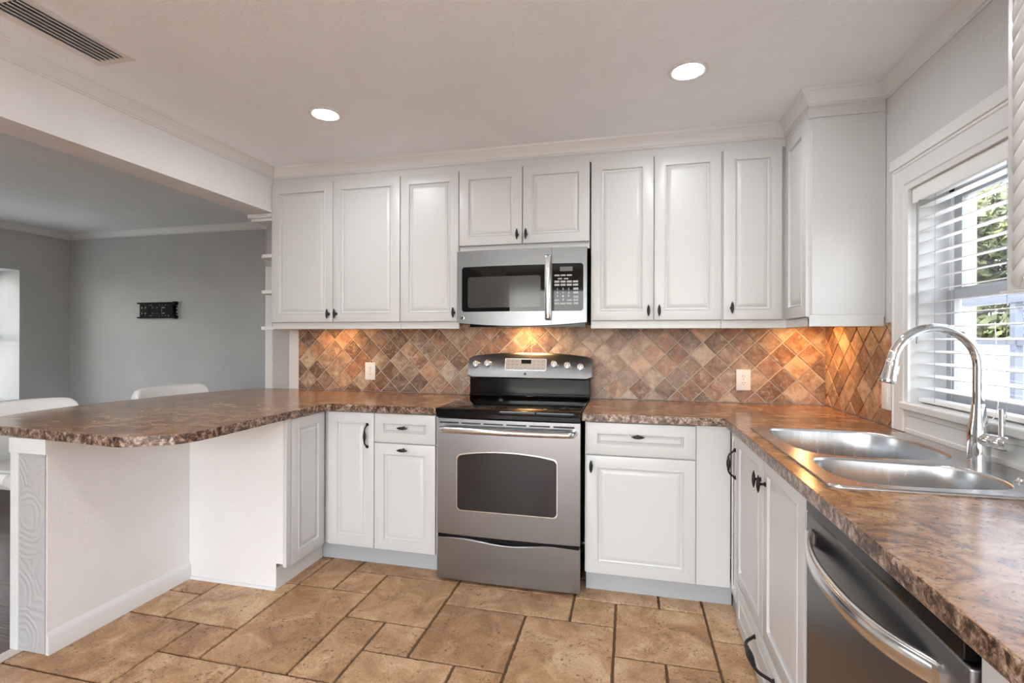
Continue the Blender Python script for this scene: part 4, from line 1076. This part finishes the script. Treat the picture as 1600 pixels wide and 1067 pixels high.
H = [hol(-4.28, 1.592, 0.018, 0.02), hol(-4.28, 1.535, 0.018, 0.02), hol(-4.235, 1.592, 0.03, 0.016), hol(-4.235, 1.535, 0.03, 0.016), hol(-4.145, 1.592, 0.025, 0.016), hol(-4.145, 1.535, 0.025, 0.016), hol(-4.085, 1.592, 0.025, 0.014), hol(-4.085, 1.535, 0.025, 0.014), hol(-4.01, 1.592, 0.05, 0.014), hol(-4.01, 1.535, 0.05, 0.014), hol(-4.028, 1.564, 0.018, 0.03)]
for x in (-4.24, -4.19, -4.16, -4.06, -4.02, -3.98, -3.94): H += [hol(x, 1.617, 0.018, 0.011), hol(x, 1.511, 0.018, 0.011)]
plate_holes(-4.305, -3.87, 1.496, 1.632, H)
mb.build('back_plate', 'matte_black', t)
b = MB(); b.box(-4.321, -3.835, YD - 0.03, YD - 0.001, 1.630, 1.645); b.box(-4.321, -3.835, YD - 0.03, YD - 0.001, 1.483, 1.497); b.build('rail', 'matte_black', t)
b = MB()
for z in (1.634, 1.494): b.lathe((-3.845, YD - 0.04, z), (0, 1, 0), [(0.018, 0), (0.018, 0.038)], 12)
b.box(-3.872, -3.858, YD - 0.036, YD - 0.001, 1.49, 1.64)
for z in (1.60, 1.564, 1.528): b.box(-3.86, -3.84, YD - 0.02, YD - 0.001, z - 0.008, z + 0.008)
b.build('arm_bracket', 'matte_black', t)
# dining window, set back in a plastered reveal
xx = XD - 0.345
b = MB()
for y0, y1, z0, z1 in ((DY0, DY0 + 0.05, DZ0, DZ1), (DY1 - 0.05, DY1, DZ0, DZ1), (DY0, DY1, DZ0, DZ0 + 0.05), (DY0, DY1, DZ1 - 0.05, DZ1), (DY0, DY1, 1.28, 1.32)): b.box(xx - 0.03, xx, y0, y1, z0, z1)
wd2 = struct(b.build('window_2', 'vinyl_white'))
MB().box(xx - 0.018, xx - 0.012, DY0 + 0.05, DY1 - 0.05, DZ0 + 0.05, DZ1 - 0.05).build('pane', 'pane_glass', wd2)
b = MB(); b.box(XD - 0.343, XD + 0.004, DY0 + 0.001, DY1 - 0.001, DZ0 - 0.0, DZ0 + 0.012)
struct(b.build('trim_12', 'trim_paint'))
t = thing('window_blind', (XD - 0.30, 2.9, DZ0), 'white slat blind in the dining room window at the left edge', 'blind')
b = MB(); z = DZ1 - 0.08
while z > DZ0 + 0.06:
    b.obox((XD - 0.305, (DY0 + DY1) / 2, z), (math.cos(0.15), 0, math.sin(0.15)), Y_, (-math.sin(0.15), 0, math.cos(0.15)), 0.024, (DY1 - DY0) / 2 - 0.015, 0.0014); z -= 0.046
b.build('slats', 'blind_white', t)
MB().box(XD - 0.332, XD - 0.278, DY0 + 0.012, DY1 - 0.012, DZ1 - 0.055, DZ1 - 0.005, 0.002).build('headrail', 'blind_white', t)
MB().box(XD - 0.33, XD - 0.28, DY0 + 0.012, DY1 - 0.012, DZ0 + 0.018, DZ0 + 0.036, 0.003).build('bottom_rail', 'blind_white', t)

# ------------------------------------------------------------------ outside
gq = MB().box(-30, 40, -30, 45, -0.35, -0.2); struct(MB().box(XR + 0.16, 6.1, -4, 12, -0.21, -0.12).build('added_bounce_porch', 'bounce_concrete')); tag(gq.build('lawn', 'outdoor_grass'), 'lawn outside the house', None, None, 'structure')  # pale porch slab added out of view to bounce daylight at the window
struct(MB().box(-6, 3, -9, YF - 0.16, -0.2, -0.05).build('added_bounce_patio', 'bounce_concrete'))  # unseen patio added to throw sunlight up onto the ceiling
t = thing('privacy_fence', (6.2, 8, -0.2), 'white vinyl fence beyond the kitchen window', 'fence')
b = MB()
for k in range(90): b.box(6.2, 6.225, -1 + 0.2 * k, -1 + 0.2 * k + 0.192, -0.2, 1.20)
b.build('panel', 'fence_vinyl', t)
b = MB(); b.box(6.17, 6.25, -1, 17, 1.20, 1.27); b.build('top_rail', 'fence_vinyl', t)
for k in range(7): MB().box(6.15, 6.27, -1 + 2.9 * k, -1 + 2.9 * k + 0.12, -0.2, 1.33).build('post', 'fence_vinyl', t)
t = thing('patio_screen', (2.75, 3.45, -0.2), 'dark metal porch screen frame outside the kitchen window', 'screen frame')
MB().box(2.735, 2.775, 3.33, 3.37, -0.2, 1.50).build('post', 'screen_metal', t)
MB().box(2.74, 2.77, 1.6, 3.78, 1.255, 1.295).build('rail', 'screen_metal', t)
MB().box(2.73, 2.78, 1.6, 3.78, 1.50, 1.56).build('header', 'screen_metal', t)
MB().box(2.735, 2.775, 1.6, 1.64, -0.2, 1.50).build('post', 'screen_metal', t)
t = thing('porch_column', (4.0, 5.95, -0.2), 'cream stucco porch column seen through the blind', 'column')
MB().box(3.95, 4.05, 5.90, 6.00, -0.2, 2.9).build('shaft', 'cream_stucco', t)
MB().box(3.92, 4.08, 5.87, 6.03, 2.9, 3.0).build('capital', 'cream_stucco', t)
def tree(x, y, h_, r_, seed, label):
    rn = random.Random(seed)
    t = thing('tree', (x, y, -0.2), label, 'tree', 'trees beyond the fence')
    b = MB(); b.tube([(x, y, -0.2), (x + 0.05, y, h_ * 0.4), (x, y + 0.1, h_ * 0.8)], [0.16, 0.11, 0.05], 9); b.build('trunk', 'bark', t, smooth=60)
    b = MB()
    cl = [(x + rn.uniform(-0.6, 0.6) * r_, y + rn.uniform(-0.6, 0.6) * r_, max(0.7, h_ * 0.52 + rn.uniform(-0.42, 0.42) * h_), r_ * rn.uniform(0.28, 0.48)) for _ in range(34)]
    for cx_, cy_, cz_, cr in cl:
        for _ in range(240):
            a, e_ = rn.uniform(0, 2 * PI), math.asin(rn.uniform(-1, 1)); q_ = cr * rn.uniform(0.6, 1.0)
            p = Vector((cx_ + q_ * math.cos(a) * math.cos(e_), cy_ + q_ * math.sin(a) * math.cos(e_), cz_ + q_ * math.sin(e_) * 0.8))
            u = Vector((rn.gauss(0, 1), rn.gauss(0, 1), rn.gauss(0, 1))).normalized(); v_ = u.orthogonal().normalized(); s_ = rn.uniform(0.07, 0.13)
            b.face([b.bm.verts.new(p + k_) for k_ in (u * s_, v_ * s_ * 0.55, -u * s_, -v_ * s_ * 0.55)])
    b.build('foliage', 'leaves', t, recalc=False); return t
tree(8.35, 11.2, 4.2, 1.75, 1, 'leafy tree straight beyond the kitchen window, first behind the fence')
tree(8.6, 15.0, 5.4, 1.9, 2, 'leafy tree beyond the fence seen at the left side of the window')
tree(13.4, 14.2, 7.0, 2.3, 3, 'tall leafy tree behind the other trees in the window')
tree(8.1, 7.3, 4.4, 1.6, 4, 'leafy tree beyond the fence, hidden mostly by the rope-trimmed cabinet')
